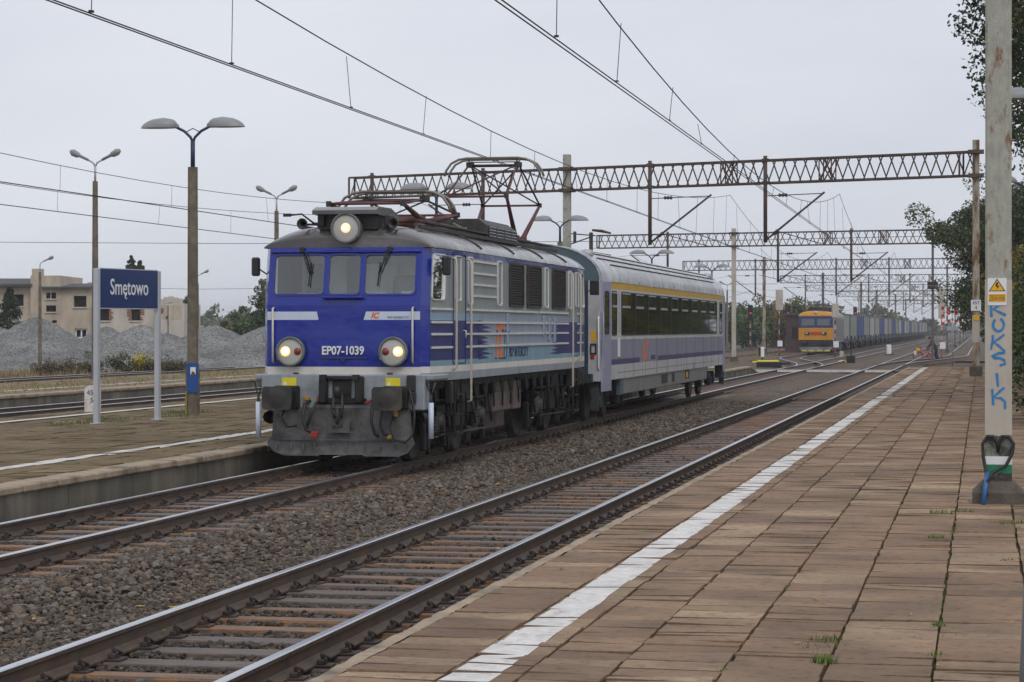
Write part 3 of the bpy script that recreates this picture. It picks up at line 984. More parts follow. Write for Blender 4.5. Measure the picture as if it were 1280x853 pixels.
# side writing
for sg in (1,):
    RR = (R(90), 0, R(90))
    mb = MB()
    x_ = 1.456
    def sp_(p, d): return Vector((x_ + d, p[0], p[1]))
    for poly in ([(4.66, 1.62), (4.80, 1.62), (4.86, 2.00), (4.74, 2.00)], [(4.76, 2.10), (4.89, 2.10), (4.92, 2.24), (4.79, 2.24)],
                 [(4.97, 1.62), (5.28, 1.62), (5.31, 1.76), (5.14, 1.76), (5.22, 2.12), (5.40, 2.12), (5.42, 2.24), (5.08, 2.24)]):
        mb.prism(poly, lambda p: sp_(p, 0), lambda p: sp_(p, -.003))
    mb.build('side_logo', M['ic_orange'], body)
    mb = MB()
    for poly in ([(4.64, 1.60), (4.78, 1.60), (4.79, 1.625), (4.65, 1.625)], [(4.75, 2.07), (4.88, 2.07), (4.885, 2.105), (4.755, 2.105)], [(4.95, 1.60), (5.60, 1.60), (5.61, 1.622), (4.96, 1.622)],
                 [(5.24, 2.07), (5.38, 2.07), (5.385, 2.12), (5.25, 2.12)], [(5.48, 2.05), (5.66, 2.05), (5.66, 2.10), (5.48, 2.10)], [(5.74, 2.05), (5.92, 2.05), (5.92, 2.09), (5.74, 2.09)],
                 [(5.40, 1.62), (5.43, 1.62), (5.47, 2.05), (5.44, 2.05)], [(5.62, 1.62), (5.65, 1.62), (5.69, 2.05), (5.66, 2.05)]):
        mb.prism(poly, lambda p: sp_(p, .001), lambda p: sp_(p, -.003))
    mb.build('logo_outline', M['loco_navy'], body)  # navy outline strokes printed beside the orange logo
    text_mesh('side_lettering', 'PKP INTERCITY', .25, M['loco_navy'], body, (x_, 6.72, 1.70), RR, shear=.3, sx=1.05, bold=.0)

# front windows with frames
def window(name, outl, P, frame_m, pane_m, fw=.03, d1=.018, dp=.008, parent=loco, r=.06):
    o = rrect(outl[0] - fw, outl[1] + fw, outl[2] - fw, outl[3] + fw, r + fw)
    i = rrect(outl[0], outl[1], outl[2], outl[3], r)
    mb = MB(); ring(mb, o, i, P, -.02, d1)
    w = mb.build(name, frame_m, parent)
    mb = MB(); mb.face([P(q, -.012) for q in rrect(outl[0] - .005, outl[1] + .005, outl[2] - .005, outl[3] + .005, r)])
    mb.build('pane', pane_m, w)
    return w
def pf(q, d): v = ff(q[0], q[1]); return Vector((v.x, v.y - d, v.z))
def pb(q, d): v = bf(q[0], q[1]); return Vector((v.x, v.y + d, v.z))
def ps(q, d): v = sr(q[0], q[1]); return Vector((v.x + d, v.y, v.z))
def pl(q, d): v = sl(q[0], q[1]); return Vector((v.x - d, v.y, v.z))
for h in FWIN:
    window('windscreen', h, pf, M['loco_blue'], M['cab_glass'])
    window('windscreen', h, pb, M['loco_blue'], M['dull_pane'])
window('side_window', SWIN[0], ps, M['chrome'], M['cab_glass'], .02)
window('side_window', SWIN[0], pl, M['chrome'], M['cab_glass'], .02)
window('side_window', mir[0], ps, M['chrome'], M['dull_pane'], .02)
for h in ((2.48, 2.78, 2.56, 3.30), (4.87, 5.2, 2.56, 3.30), (9.36, 9.68, 2.56, 3.30), (12.0, 12.3, 2.56, 3.30)):
    window('narrow_window', h, ps, M['chrome'], M['dull_pane'], .03, r=.04)
# louvred grilles
for (a, b) in ((5.88, 7.12), (7.52, 8.86), (10.12, 11.5)):
    mb = MB(); ring(mb, rrect(a - .04, b + .04, 2.52, 3.33, .09), rrect(a, b, 2.56, 3.29, .06), ps, -.01, .03)
    g = mb.build('grille', M['loco_grime'], loco)
    mb = MB(); mb.face([ps(q, .004) for q in rrect(a, b, 2.56, 3.29, .06)])
    z = 2.6
    while z < 3.27:
        mb.box((1.45 + .014, (a + b) / 2, z), (.022, b - a - .02, .016), rot=(0, R(-28), 0)); z += .045
    mb.build('slats', M['louvre_dark'], g)
# cab doors (both ends, right side)
for (a, b, hz) in ((1.42, 2.28, (1.56, 1.90)), (LL - 2.28, LL - 1.42, (LL - 1.95, LL - 1.56))):
    mb = MB()
    o = rrect(a, b, 1.56, 3.36, .06); i = rrect(a + .018, b - .018, 1.578, 3.342, .05)
    ring(mb, o, i, ps, -.01, .012)
    dr = mb.build('door', M['loco_navy'], loco)
    window('door_window', (hz[0], hz[1], 2.60, 3.30), ps, M['chrome'], M['dull_pane'], .018, parent=dr, r=.03)
    mb = MB(); mb.tube([ps((a + .62, 2.1), .01), ps((a + .62, 2.1), .06), ps((a + .62, 1.98), .06)], .012, 6)
    mb.build('handle', M['chrome'], dr)
# chrome strips
mb = MB()
def strip(y0, y1, z):
    n = max(1, int((y1 - y0) / 1.0))
    for k in range(n):
        ya, yb = y0 + (y1 - y0) * k / n, y0 + (y1 - y0) * (k + 1) / n
        pa, pb_ = ps((ya, z), .012), ps((yb, z), .012)
        mb.bar(pa, pb_, .028, .035)
for z in (2.445, 2.235, 2.045, 1.835):
    strip(.30, 1.36, z); strip(2.36, 8.55 if z > 2.4 else 11.9, z); strip(13.05, 14.1, z)
    if z > 2.4: strip(8.8, 11.9, z)
for z in (3.26, 3.06, 2.87, 2.68):
    strip(2.92, 4.75, z)
mb.build('trim_strips', M['chrome'], loco)
# vertical handrails by the doors
for y in (1.36, 2.34, 12.06, 12.98):
    mb = MB()
    x = side_x(y)
    mb.tube([(x + .0, y, 3.28), (x + .07, y, 3.26), (x + .085, y, 3.15), (x + .085, y, .95 if y in (2.34, 12.06) else 1.50), (x + .02, y, .92 if y in (2.34, 12.06) else 1.47)], .019, 8)
    mb.build('handrail', M['cream_rail'], loco)
for sg in (-1, 1):
    mb = MB(); mb.tube([(sg * 1.13, 0, 2.46), (sg * 1.13, -.06, 2.45), (sg * 1.13, -.06, 1.62), (sg * 1.13, 0, 1.60)], .017, 8)
    mb.build('handrail', M['cream_rail'], loco)
# small brackets and pipes on the grey flank
mb = MB()
for (y, z0, z1) in ((5.62, 1.85, 2.40), (9.1, 1.98, 2.38), (9.75, 1.9, 2.34), (10.3, 1.86, 2.34)):
    mb.box((1.47, y, (z0 + z1) / 2), (.04, .09 if y < 9.5 else .16, z1 - z0), bev=.01)
mb.build('side_brackets', M['loco_steelblue'], loco)
# ledges round the windscreens
mb = MB()
mb.box((0, rake(0, 3.345) - .02, 3.345), (2.42, .07, .035), bev=.008)
mb.box((0, -.03, 2.62), (.66, .07, .03), bev=.008)
mb.box((0, rake(0, 3.4) - .02, 3.385), (.16, .05, .06), bev=.008)
for x in (-.29, .29): mb.box((x, rake(0, 2.98) - .004, 2.98), (.05, .02, .66), rot=(R(-10.7), 0, 0))
mb.build('window_ledges', M['loco_blue'], loco)
# wipers
for (x, dx) in ((-.70, .14), (.72, -.16)):
    mb = MB()
    y = rake(0, 3.35) - .05
    mb.box((x, y, 3.37), (.07, .06, .09), bev=.01)
    mb.tube([(x, y - .01, 3.36), (x + dx, rake(0, 3.0) - .05, 3.0)], .011, 6)
    mb.tube([(x + .05 * (1 if dx > 0 else -1), y - .01, 3.36), (x + dx + .03, rake(0, 3.02) - .045, 3.02)], .008, 6)
    mb.bar((x + dx + .02, rake(0, 3.15) - .035, 3.17), (x + dx - .01, rake(0, 2.78) - .035, 2.80), .016, .02)
    mb.build('wiper', M['black_rubber'], loco)
# mirrors
for sg in (-1, 1):
    mb = MB(); mb.box((sg * 1.56, .42, 3.12), (.13, .10, .30), bev=.025); mb.tube([(sg * 1.36, .35, 3.0), (sg * 1.5, .42, 3.08)], .012, 6)
    mb.build('mirror', M['black_rubber'], loco)
    mb = MB(); mb.box((sg * 1.56, LL - .2, 3.02), (.2, .08, .32), bev=.02); mb.tube([(sg * 1.33, LL - .25, 2.9), (sg * 1.5, LL - .2, 2.98)], .012, 6)
    mb.build('mirror', M['black_rubber'], loco)
# cab interior
mb = MB()
mb.face([(-1.22, 1.85, 1.5), (1.22, 1.85, 1.5), (1.22, 1.85, 3.4), (-1.22, 1.85, 3.4)])
mb.face([(-1.3, .25, 1.95), (1.3, .25, 1.95), (1.3, 1.9, 1.95), (-1.3, 1.9, 1.95)])
mb.face([(-1.2, .2, 3.39), (1.2, .2, 3.39), (1.3, 1.9, 3.39), (-1.3, 1.9, 3.39)])
mb.box((0, .42, 2.5), (2.3, .42, .24), bev=.03)
mb.box((-.35, 1.80, 2.9), (.05, .05, .9)); mb.box((.15, 1.78, 2.75), (.6, .08, .9), bev=.02)
mb.build('cab_interior', M['cab_wall'], loco)
mb = MB(); mb.box((-.12, 1.80, 2.75), (.62, .06, 1.15)); mb.box((-.98, 1.75, 2.95), (.25, .12, .5)); mb.box((.9, 1.80, 3.1), (.3, .06, .28)); mb.build('cab_door', mat('cab_dark', (.16, .18, .18), .6, var=.2), loco)
mb = MB(); mb.box((-.72, .40, 2.64), (.26, .2, .05), rot=(R(18), 0, R(12))); mb.box((.95, .35, 2.67), (.16, .16, .10)); mb.box((.45, .36, 2.66), (.3, .12, .09)); mb.build('desk_papers', M['white'], loco)
mb = MB()
mb.box((.72, 1.25, 2.72), (.48, .12, .55), bev=.05, rot=(R(-8), 0, 0)); mb.box((.72, 1.05, 2.4), (.48, .45, .12), bev=.04)
mb.build('driver_seat', M['seat_fabric'], loco)

# headlamps
def headlamp(x, z, r, y0, lights, barrel=.0):
    mb = MB()
    mb.lathe([(r * .93, barrel), (r * .97, 0), (r * .98, -.07), (r, -.10), (r * .99, -.125), (r * .88, -.13), (r * .82, -.105)], (x, y0, z), 'Y', 28)
    for k in range(3):
        t = R(90 + 120 * k); mb.box((x + r * .95 * math.cos(t), y0 - .12, z + r * .95 * math.sin(t)), (.03, .04, .03))
    h = mb.build('headlamp', M['lamp_ring'], loco)
    mb = MB(); mb.lathe([(0, -.118), (r * .5, -.114), (r * .83, -.10)], (x, y0, z), 'Y', 28); mb.build('lens', M['lamp_glass'], h)
    if lights:
        dx0 = lights[0][0]; mb = MB(); mb.lathe([(0, -.150), (lights[0][1] * .45, -.146), (lights[0][1] * .5, -.13)], (x + dx0, y0, z), 'Y', 14); mb.build('bulb_core', M['lamp_core'], h)
    for (dx, rr, m_, nm) in lights:
        mb = MB(); mb.lathe([(0, -.140), (rr * .7, -.134), (rr, -.108)], (x + dx, y0, z), 'Y', 18); mb.build(nm, m_, h)
    return h
headlamp(-.83, 1.775, .235, 0, [(-.075, .085, M['lamp_lit'], 'lit_bulb'), (.115, .062, M['lamp_red'], 'red_lamp')])
headlamp(.83, 1.775, .235, 0, [(.075, .085, M['lamp_lit'], 'lit_bulb'), (-.115, .062, M['lamp_red'], 'red_lamp')])
headlamp(0.02, 3.71, .245, .18, [(.0, .085, M['lamp_lit'], 'lit_bulb')], barrel=.30)
for sg in (-1, 1):
    mb = MB(); mb.box((sg * .76, -.02, 1.40), (.09, .05, .09), bev=.01); mb.build('lamp_bracket', M['panto_red'], loco)

# ---- roof
def roof_z(x, hw, h):
    t = min(1, abs(x) / hw); return h * (1 - t ** 2.6) ** .62
mb = MB()
ns = 22
ysr = [0.02, .08, .2, .45, .9, 1.5] + list(np.linspace(2.2, LL - 2.2, 9)) + [LL - 1.5, LL - .9, LL - .45, LL - .2, LL - .08, LL - .02]
rows = []
for y in ysr:
    e = min(y, LL - y)
    k = min(1, e / .75); k = math.sqrt(max(0, 1 - (1 - k) ** 2))
    h = .10 + .30 * k
    hw = side_x(rake(y, 3.41)) + .03
    yy = rake(y, 3.41) if e < .5 else y
    rows.append([Vector((x, yy, 3.405 + roof_z(x, hw, h))) for x in [hw * math.sin(math.pi / 2 * (2 * i / ns - 1)) for i in range(ns + 1)]])
for a, b in zip(rows, rows[1:]):
    for i in range(ns):
        mb.face([a[i], a[i + 1], b[i + 1], b[i]], 0, True)
for rw in (rows[0], rows[-1]):
    mb.face(rw)
roof = mb.build('roof', M['loco_roof'], loco)
mb = MB()
for y in (3.6, 6.4, 9.2, 11.8):       # lifting lugs and seams
    for i in range(6):
        x0, x1 = 1.02 + i * .07, 1.02 + (i + 1) * .07
        mb.bar((x0, y, 3.415 + roof_z(x0, 1.48, .39)), (x1, y, 3.415 + roof_z(x1, 1.48, .39)), .05, .03)
for sg in (-1, 1):
    mb.bar((sg * .98, 1.0, 3.77), (sg * .98, 13.2, 3.77), .05, .06)
    mb.bar((sg * .90, 1.6, 3.86), (sg * .90, 12.8, 3.86), .16, .03)
mb.build('roof_walkway', M['panto_dark'], roof)
# lamp hood on the roof front
mb = MB()
prof = [(.05, 3.93), (.05, 3.99), (.25, 4.05), (1.0, 4.06), (1.45, 3.97), (1.5, 3.72), (1.1, 3.72), (.95, 3.9)]
mb.prism(prof, lambda p: Vector((-.52, p[0], p[1])), lambda p: Vector((.52, p[0], p[1])))
mb.build('lamp_hood', M['loco_roof'], roof)
mb = MB(); mb.box((0, .72, 3.82), (.96, .9, .24)); mb.box((.62, .5, 3.84), (.1, .35, .18), bev=.02); mb.box((-.42, .3, 3.85), (.12, .2, .2), bev=.02)
mb.build('hood_base', M['panto_dark'], roof)
for x in (-.74, .74):
    mb = MB(); mb.lathe([(.018, .28), (.022, .1), (.05, .02), (.09, -.06), (.075, -.06), (.03, .02)], (x, .30, 3.79), 'Y', 14)
    mb.tube([(x, .5, 3.79), (x * .8, .6, 3.79), (x * .75, .6, 3.72)], .02, 6); mb.build('horn', M['panto_dark'], roof)
mb = MB(); mb.tube([(-1.0, .35, 3.93), (-.78, .35, 3.95), (-.6, .45, 3.80)], .016, 6); mb.box((-1.02, .35, 3.935), (.12, .05, .05)); mb.build('roof_antenna', M['panto_dark'], roof)
# resistor housing with louvres on the roof
mb = MB()
mb.prism([(-.95, 3.72), (.95, 3.72), (.95, 4.02), (.78, 4.14), (-.78, 4.14), (-.95, 4.02)], lambda p: Vector((p[0], 6.3, p[1])), lambda p: Vector((p[0], 9.0, p[1])))
bx = mb.build('resistor_housing', M['loco_grime'], roof)
mb = MB()
for (a, b) in ((6.42, 7.0), (7.1, 7.7), (7.8, 8.35), (8.42, 8.92)):
    mb.box((.955, (a + b) / 2, 3.87), (.02, b - a, .28))
mb.build('vent', M['black'], bx)
mb = MB()
for (a, b) in ((6.42, 7.0), (7.1, 7.7), (7.8, 8.35), (8.42, 8.92)):
    for k in range(5): mb.box((.975, (a + b) / 2, 3.77 + k * .055), (.03, b - a - .03, .012), rot=(0, R(-30), 0))
mb.build('vent_slats', M['galv'], bx)
# breakers, cables and pipes on the roof
mb = MB()
for y in (5.4, 5.75, 9.5, 9.9):
    mb.tube([(-.6, y, 3.9), (.7, y, 3.92)], .035, 8)
mb.tube([(.3, 4.9, 4.0), (.55, 5.2, 3.95), (.75, 5.6, 3.88), (.6, 6.0, 3.92), (.35, 6.2, 4.05)], .022, 6)
mb.tube([(-.2, 9.1, 3.95), (.2, 9.6, 4.03), (.5, 10.2, 3.95)], .022, 6)
mb.build('roof_cables', M['panto_bow'], roof)
mb = MB()
for (x, y) in ((-.6, 5.4), (.7, 5.4), (-.6, 9.7), (.7, 9.7), (0, 5.7), (.2, 9.3)):
    mb.lathe([(.06, 0), (.09, .02), (.06, .05), (.09, .07), (.06, .10), (.09, .12), (.05, .16), (0, .16)], (x, y, 3.75), 'Z', 12)
mb.build('roof_insulators', M['ceramic'], roof)

def pantograph(yc, raised):
    z0 = 3.93
    mb = MB()
    for sg in (-1, 1):
        mb.tube([(sg * .58, yc - .85, z0), (sg * .58, yc + .85, z0)], .035, 8)
        mb.tube([(-.58, yc + sg * .85, z0), (.58, yc + sg * .85, z0)], .035, 8)
        mb.tube([(-.6, yc + sg * .38, z0 + .05), (.6, yc + sg * .38, z0 + .05)], .05, 10)
    mb.box((0, yc, z0 - .02), (.5, .9, .1), bev=.02)
    mb.tube([(-.3, yc - .75, z0 + .02), (-.3, yc + .75, z0 + .02)], .07, 10)
    p = mb.build('pantograph', M['panto_red'], loco)
    mb = MB()
    for sx in (-1, 1):
        for sy in (-1, 1):
            mb.lathe([(.07, 0), (.10, .03), (.07, .05), (.10, .08), (.07, .10), (.10, .13), (.05, .18), (0, .18)], (sx * .58, yc + sy * .72, 3.74), 'Z', 12)
    mb.build('insulators', M['ceramic'], p)
    zk, zh, ky = (4.74, 5.47, 1.75) if raised else (4.16, 4.32, 2.0)
    for sy in (-1, 1):
        mb = MB()
        for sx in (-1, 1):
            mb.tube([(sx * .52, yc + sy * .38, z0 + .05), (sx * .62, yc + sy * ky, zk)], [.055, .03], 8)
        mb.tube([(-.62, yc + sy * ky, zk), (.62, yc + sy * ky, zk)], .022, 8)
        mb.build('lower_arm', M['panto_red'], p)
    mb = MB()
    for sy in (-1, 1):
        for sx in (-1, 1):
            mb.tube([(sx * .62, yc + sy * ky, zk), (sx * .50, yc + sy * .14, zh)], .02, 8, mi=0 if sy < 0 else 1)
        mb.tube([(-.62, yc + sy * ky, zk), (.50, yc + sy * .14, zh)], .016, 8, mi=0 if sy < 0 else 1)
        if raised: mb.tube([(.62, yc + sy * ky, zk), (-.50, yc + sy * .14, zh)], .016, 8, mi=1)
    mb.tube([(-.56, yc, zh), (.56, yc, zh)], .03, 8, mi=1)
    for sx in (-1, 1):
        for sy in (-1, 1): mb.box((sx * .62, yc + sy * ky, zk), (.07, .09, .09), mi=1)
        mb.box((sx * .5, yc, zh + .02), (.1, .34, .1), mi=1)
    mb.build('upper_arms', [M['panto_red'], M['panto_dark']], p)
    mb = MB()
    for sy in (-1, 1):
        y = yc + sy * .19; zt = zh + .14
        mb.tube([(-1.0, y, zt - .36), (-.96, y, zt - .24), (-.86, y, zt - .10), (-.70, y, zt - .02), (-.55, y, zt), (.55, y, zt), (.70, y, zt - .02), (.86, y, zt - .10), (.96, y, zt - .24), (1.0, y, zt - .36)], .024, 8)
        mb.bar((-.56, y, zt + .01), (.56, y, zt + .01), .05, .03)
        for sx in (-1, 1): mb.tube([(sx * .5, yc, zh), (sx * .5, y, zt)], .018, 6)
    mb.tube([(-.5, yc - .19, zh + .06), (.5, yc - .19, zh + .06)], .014, 6)
    mb.build('collector_head', M['panto_bow'], p)
pantograph(3.35, False)
pantograph(11.45, True)

# ---- front gear
mb = MB()
mb.box((0, .12, 1.14), (2.64, .36, .56), bev=.02)
for sg in (-1, 1): mb.box((sg * 1.34, .55, 1.37), (.22, 1.1, .09), bev=.02)
mb.build('buffer_beam', M['loco_sill'], loco)
for e, y0, sgn in ((0, -.06, -1), (1, LL + .06, 1)):
    for sg in (-1, 1):
        mb = MB()
        x = sg * .875
        mb.box((x, y0 + sgn * .06, 1.06), (.40, .10, .36), bev=.02)
        mb.box((x, y0 + sgn * .24, 1.06), (.26, .34, .26), bev=.04)
        mb.lathe([(.10, 0), (.10, .25 * sgn)], (x, y0 + sgn * .35, 1.06), 'Y', 16)
        bfr = mb.build('buffer', M['loco_frame'], loco)
        mb = MB()
        ol = rrect(x - .235, x + .235, 1.06 - .18, 1.06 + .18, .06, 5)
        yf = y0 + sgn * .58
        mb.prism(ol, lambda p: Vector((p[0], yf, p[1])), lambda p: Vector((p[0], yf + sgn * .05, p[1])))
        mb.lathe([(0, sgn * .075), (.08, sgn * .070), (.17, sgn * .048)], (x, yf, 1.06), 'Y', 20)
        mb.build('buffer_plate', M['loco_grime'], bfr)
mb = MB()          # coupling housing, hook and screw link
mb.box((-.28, -.1, 1.18), (.12, .22, .42), bev=.02); mb.box((.30, -.1, 1.18), (.12, .22, .42), bev=.02)
mb.box((0, -.07, 1.36), (.7, .16, .07), bev=.02); mb.box((0, -.05, 1.0), (.8, .12, .10), bev=.02)
mb.box((-.27, -.2, 1.37), (.1, .1, .09)); mb.box((.26, -.2, 1.37), (.1, .1, .09))
mb.box((0, -.06, 1.2), (.30, .05, .3))
mb.build('coupling_housing', M['loco_frame'], loco)
mb = MB()
mb.tube([(0, -.05, 1.1), (0, -.28, 1.1), (0, -.36, 1.16), (0, -.33, 1.22)], .045, 8)
for sg in (-1, 1): mb.tube([(sg * .06, -.28, 1.12), (sg * .08, -.34, .86), (sg * .05, -.32, .74)], .022, 8)
mb.tube([(-.1, -.33, .9), (.1, -.33, .9)], .03, 8); mb.tube([(0, -.33, .95), (0, -.34, .62)], .028, 8)
mb.box((0, -.34, .62), (.16, .06, .06), bev=.01)
mb.build('coupling_hook', M['loco_grime'], loco)
mb = MB()          # brake hoses
def hose(pts, r=.024, mi=0):
    h_ = MB(); h_.tube(pts, r, 8, 0); h_.build('brake_hose', M['black_rubber'], loco)
hose([(-.52, -.06, 1.0), (-.56, -.22, .95), (-.58, -.28, .75), (-.52, -.28, .55), (-.42, -.24, .50)])
hose([(-.36, -.06, 1.0), (-.38, -.22, .97), (-.45, -.28, .78), (-.52, -.27, .58)])
hose([(.50, -.06, .98), (.52, -.2, .9), (.52, -.26, .7), (.58, -.26, .5), (.63, -.22, .45)])
hose([(.68, -.06, .95), (.67, -.2, .85), (.66, -.25, .65), (.72, -.24, .5), (.78, -.2, .47)])
hose([(1.05, -.05, 1.3), (1.12, -.16, 1.15), (1.2, -.2, .8), (1.18, -.22, .5), (1.05, -.22, .36), (.88, -.22, .42), (.80, -.2, .6), (.85, -.12, .8)], .018)
hose([(-.9, -.05, .95), (-.95, -.2, .75), (-.85, -.22, .6), (-.7, -.2, .62)], .02)
mat('valve_red', (.30, .03, .02), .5, var=.3, vs=20); mat('valve_yellow', (.34, .2, .02), .5, var=.3, vs=20)
for (c_, d_, m_, r_) in (((-.40, -.24, .48), (.12, .08, .1), 'valve_red', 0), ((-.36, -.14, 1.02), (.05, .05, .16), 'valve_red', 20), ((.45, -.12, 1.0), (.16, .05, .04), 'valve_red', -25),
        ((.80, -.2, .45), (.09, .06, .07), 'valve_yellow', 0), ((-.55, -.14, 1.04), (.10, .06, .07), 'valve_yellow', 0), ((.88, -.12, .82), (.06, .08, .12), 'valve_yellow', 0),
        ((1.12, -.09, 1.28), (.13, .12, .26), 'black_rubber', 0), ((1.16, -.12, 1.06), (.08, .1, .18), 'black_rubber', 0)):
    mb = MB(); mb.box(c_, d_, rot=(0, R(r_), 0), bev=.014); mb.build('hose_coupling', M[m_], loco)
mb = MB()          # snow plough
pp = [(-1.10, .90), (1.10, .90), (1.13, .46), (1.17, .34), (1.06, .20), (.92, .145), (.36, .145), (.36, .165), (-.36, .165), (-.36, .145), (-.92, .145), (-1.10, .20), (-1.22, .34), (-1.13, .46)]
mb.prism(pp, lambda p: Vector((p[0], -.10 - .05 * (1 - abs(p[0])), p[1])), lambda p: Vector((p[0], -.07 - .05 * (1 - abs(p[0])), p[1])))
mb.bar((-1.12, -.09, .40), (0, -.17, .40), .025, .02); mb.bar((0, -.17, .40), (1.12, -.09, .40), .025, .02)
for x in (-1.05, -.8, -.6, -.42, -.1, .1, .38, .62, .86, 1.04): mb.box((x, -.125 - .05 * (1 - abs(x)), .30 + RND.uniform(-.04, .04)), (.025, .03, .09))
mb.box((-.02, -.17, .62), (.36, .05, .22), bev=.01); mb.box((0, -.18, .52), (.42, .04, .02))
mb.build('snow_plough', M['plough_grey'], loco)
for x in (-.86, .82):
    mb = MB(); mb.box((x, -.066, 1.29), (.235, .012, .145)); yp = mb.build('yellow_plate', M['bright_yellow'], loco)
    mb = MB(); mb.prism([(x - .1, 1.25), (x - .03, 1.25), (x - .065, 1.31)], lambda p: Vector((p[0], -.073, p[1])), lambda p: Vector((p[0], -.075, p[1]))); mb.build('plate_symbol', M['white'], yp)
for sg in (-1, 1):                # hanging corner grab bars
    mb = MB(); x = sg * 1.40
    mb.tube([(x, .05, .42), (x, .05, .98)], .042, 10, mi=1)
    mb.tube([(x - .07, .05, 1.30), (x, .05, 1.06), (x + .07, .05, 1.30)], .02, 6, mi=0); mb.tube([(x, .05, 1.1), (x, .05, .95)], .022, 6, mi=0)
    mb.build('grab_bar', [M['loco_grime'], M['pale_stripe']], loco)
    mb = MB(); mb.lathe([(.09, -.1), (.11, 0), (.09, .16), (0, .18)], (sg * 1.22, .1, .74), 'Y', 14); mb.build('brake_cylinder', M['loco_frame'], loco)

# ---- running gear
for yb in (2.95, 11.45):
    mb = MB()
    for sg in (-1, 1):
        x = sg * 1.12
        mb.box((x, yb, .80), (.16, 3.9, .20), bev=.02)
        mb.box((x, yb, .62), (.14, 1.3, .26), bev=.03)
        for dy in (-1.75, 1.75): mb.box((x, yb + dy, .72), (.16, .3, .34), bev=.02)
        mb.box((x + sg * .06, yb, 1.06), (.18, .5, .34), bev=.03)
        for dy in (-.5, .5): mb.tube([(x + sg * .08, yb + dy, .5), (x + sg * .08, yb + dy, 1.2)], .05, 8)
        mb.tube([(x + sg * .12, yb - 1.9, .98), (x + sg * .12, yb + 1.9, .95)], .02, 6)
        mb.tube([(x + sg * .14, yb - 1.7, .42), (x + sg * .14, yb + 1.7, .40)], .022, 6)
        for dy in (-2.2, -.85, .85, 2.2):
            mb.box((x - sg * .02, yb + dy, .45), (.10, .14, .52), rot=(R(6), 0, 0), bev=.02)
            mb.tube([(x + sg * .1, yb + dy, .95), (x + sg * .14, yb + dy + .1, .5)], .018, 6)
        for dy in (-2.0, -.6, 1.0):
            mb.prism([(yb + dy - .1, .38), (yb + dy + .16, .38), (yb + dy + .02, .12)], lambda p: Vector((x - .03, p[0], p[1])), lambda p: Vector((x + .03, p[0], p[1])))
    mb.box((0, yb, .62), (1.9, 2.6, .5))
    bg_ = mb.build('bogie', M['loco_frame'], loco)
    for dy in (-1.525, 1.525):
        mb = MB()
        for sg in (-1, 1):
            o_ = (sg * .72, yb + dy, .625)
            mb.lathe([(0, -.06), (.16, -.07), (.5, -.04), (.56, -.068), (.625, -.068), (.625, .05), (.655, .06), (.655, .075), (.5, .07), (.16, .09), (0, .09)] if sg < 0 else
                     [(0, .06), (.16, .07), (.5, .04), (.56, .068), (.625, .068), (.625, -.05), (.655, -.06), (.655, -.075), (.5, -.07), (.16, -.09), (0, -.09)], o_, 'X', 30)
        mb.tube([(-.7, yb + dy, .625), (.7, yb + dy, .625)], .09, 10)
        mb.build('wheelset', M['loco_grime'], bg_)
        for sg in (-1, 1):
            mb = MB()
            x = sg * 1.12
            mb.box((x, yb + dy, .625), (.24, .42, .36), bev=.05)
            mb.lathe([(0, .17 * sg), (.11, .165 * sg), (.14, .13 * sg), (.14, 0)], (x, yb + dy, .625), 'X', 16)
            for d2 in (-.3, .3):
                for k in range(6): mb.lathe([(.075, 0), (.09, .018), (.075, .036)], (x + sg * .04, yb + dy + d2, .46 + k * .052), 'Z', 10)
            mb.build('axle_box', M['loco_grime'], bg_)
mb = MB()        # tanks and boxes between the bogies
mb.box((.92, 6.35, .97), (.62, 1.55, .66), bev=.02); mb.box((.98, 7.62, .93), (.54, .7, .6), bev=.02)
mb.box((1.235, 6.35, 1.02), (.02, 1.5, .02)); mb.box((1.235, 6.4, .95), (.02, .015, .5))
mb.tube([(-.95, 5.7, .9), (-.95, 8.2, .9)], .25, 12); mb.box((0, 7.1, .98), (1.2, 2.8, .6)); mb.box((0, 7.2, .58), (1.5, 3.2, .62))
mb.build('equipment_box', mat('box_brown', (.125, .10, .085), .7, var=.25, vs=4, col2=(.07, .06, .052), thr=(.5, .68)), loco)
mb = MB()        # steps below the doors
for y in (1.85, LL - 1.85):
    for sg in (-1, 1):
        for z in (.42, .74, 1.06): mb.box((sg * 1.36, y, z), (.2, .5, .03))
        for d in (-.25, .25): mb.box((sg * 1.42, y + d, .82), (.03, .04, .92))
        mb.box((sg * 1.40, y - .55, 1.1), (.12, .16, .36), bev=.02)
mb.box((0, 7.2, 1.24), (2.5, 13.6, .14))
for y in np.arange(.8, 14, .75):
    mb.tube([(1.25, y, 1.22), (1.28, y + .05, .95), (1.25, y + .2, .75)], .016, 6)
    mb.box((1.2, y + .3, 1.08), (.12, .18, .2), bev=.02)
mb.build('footsteps', M['loco_frame'], loco)
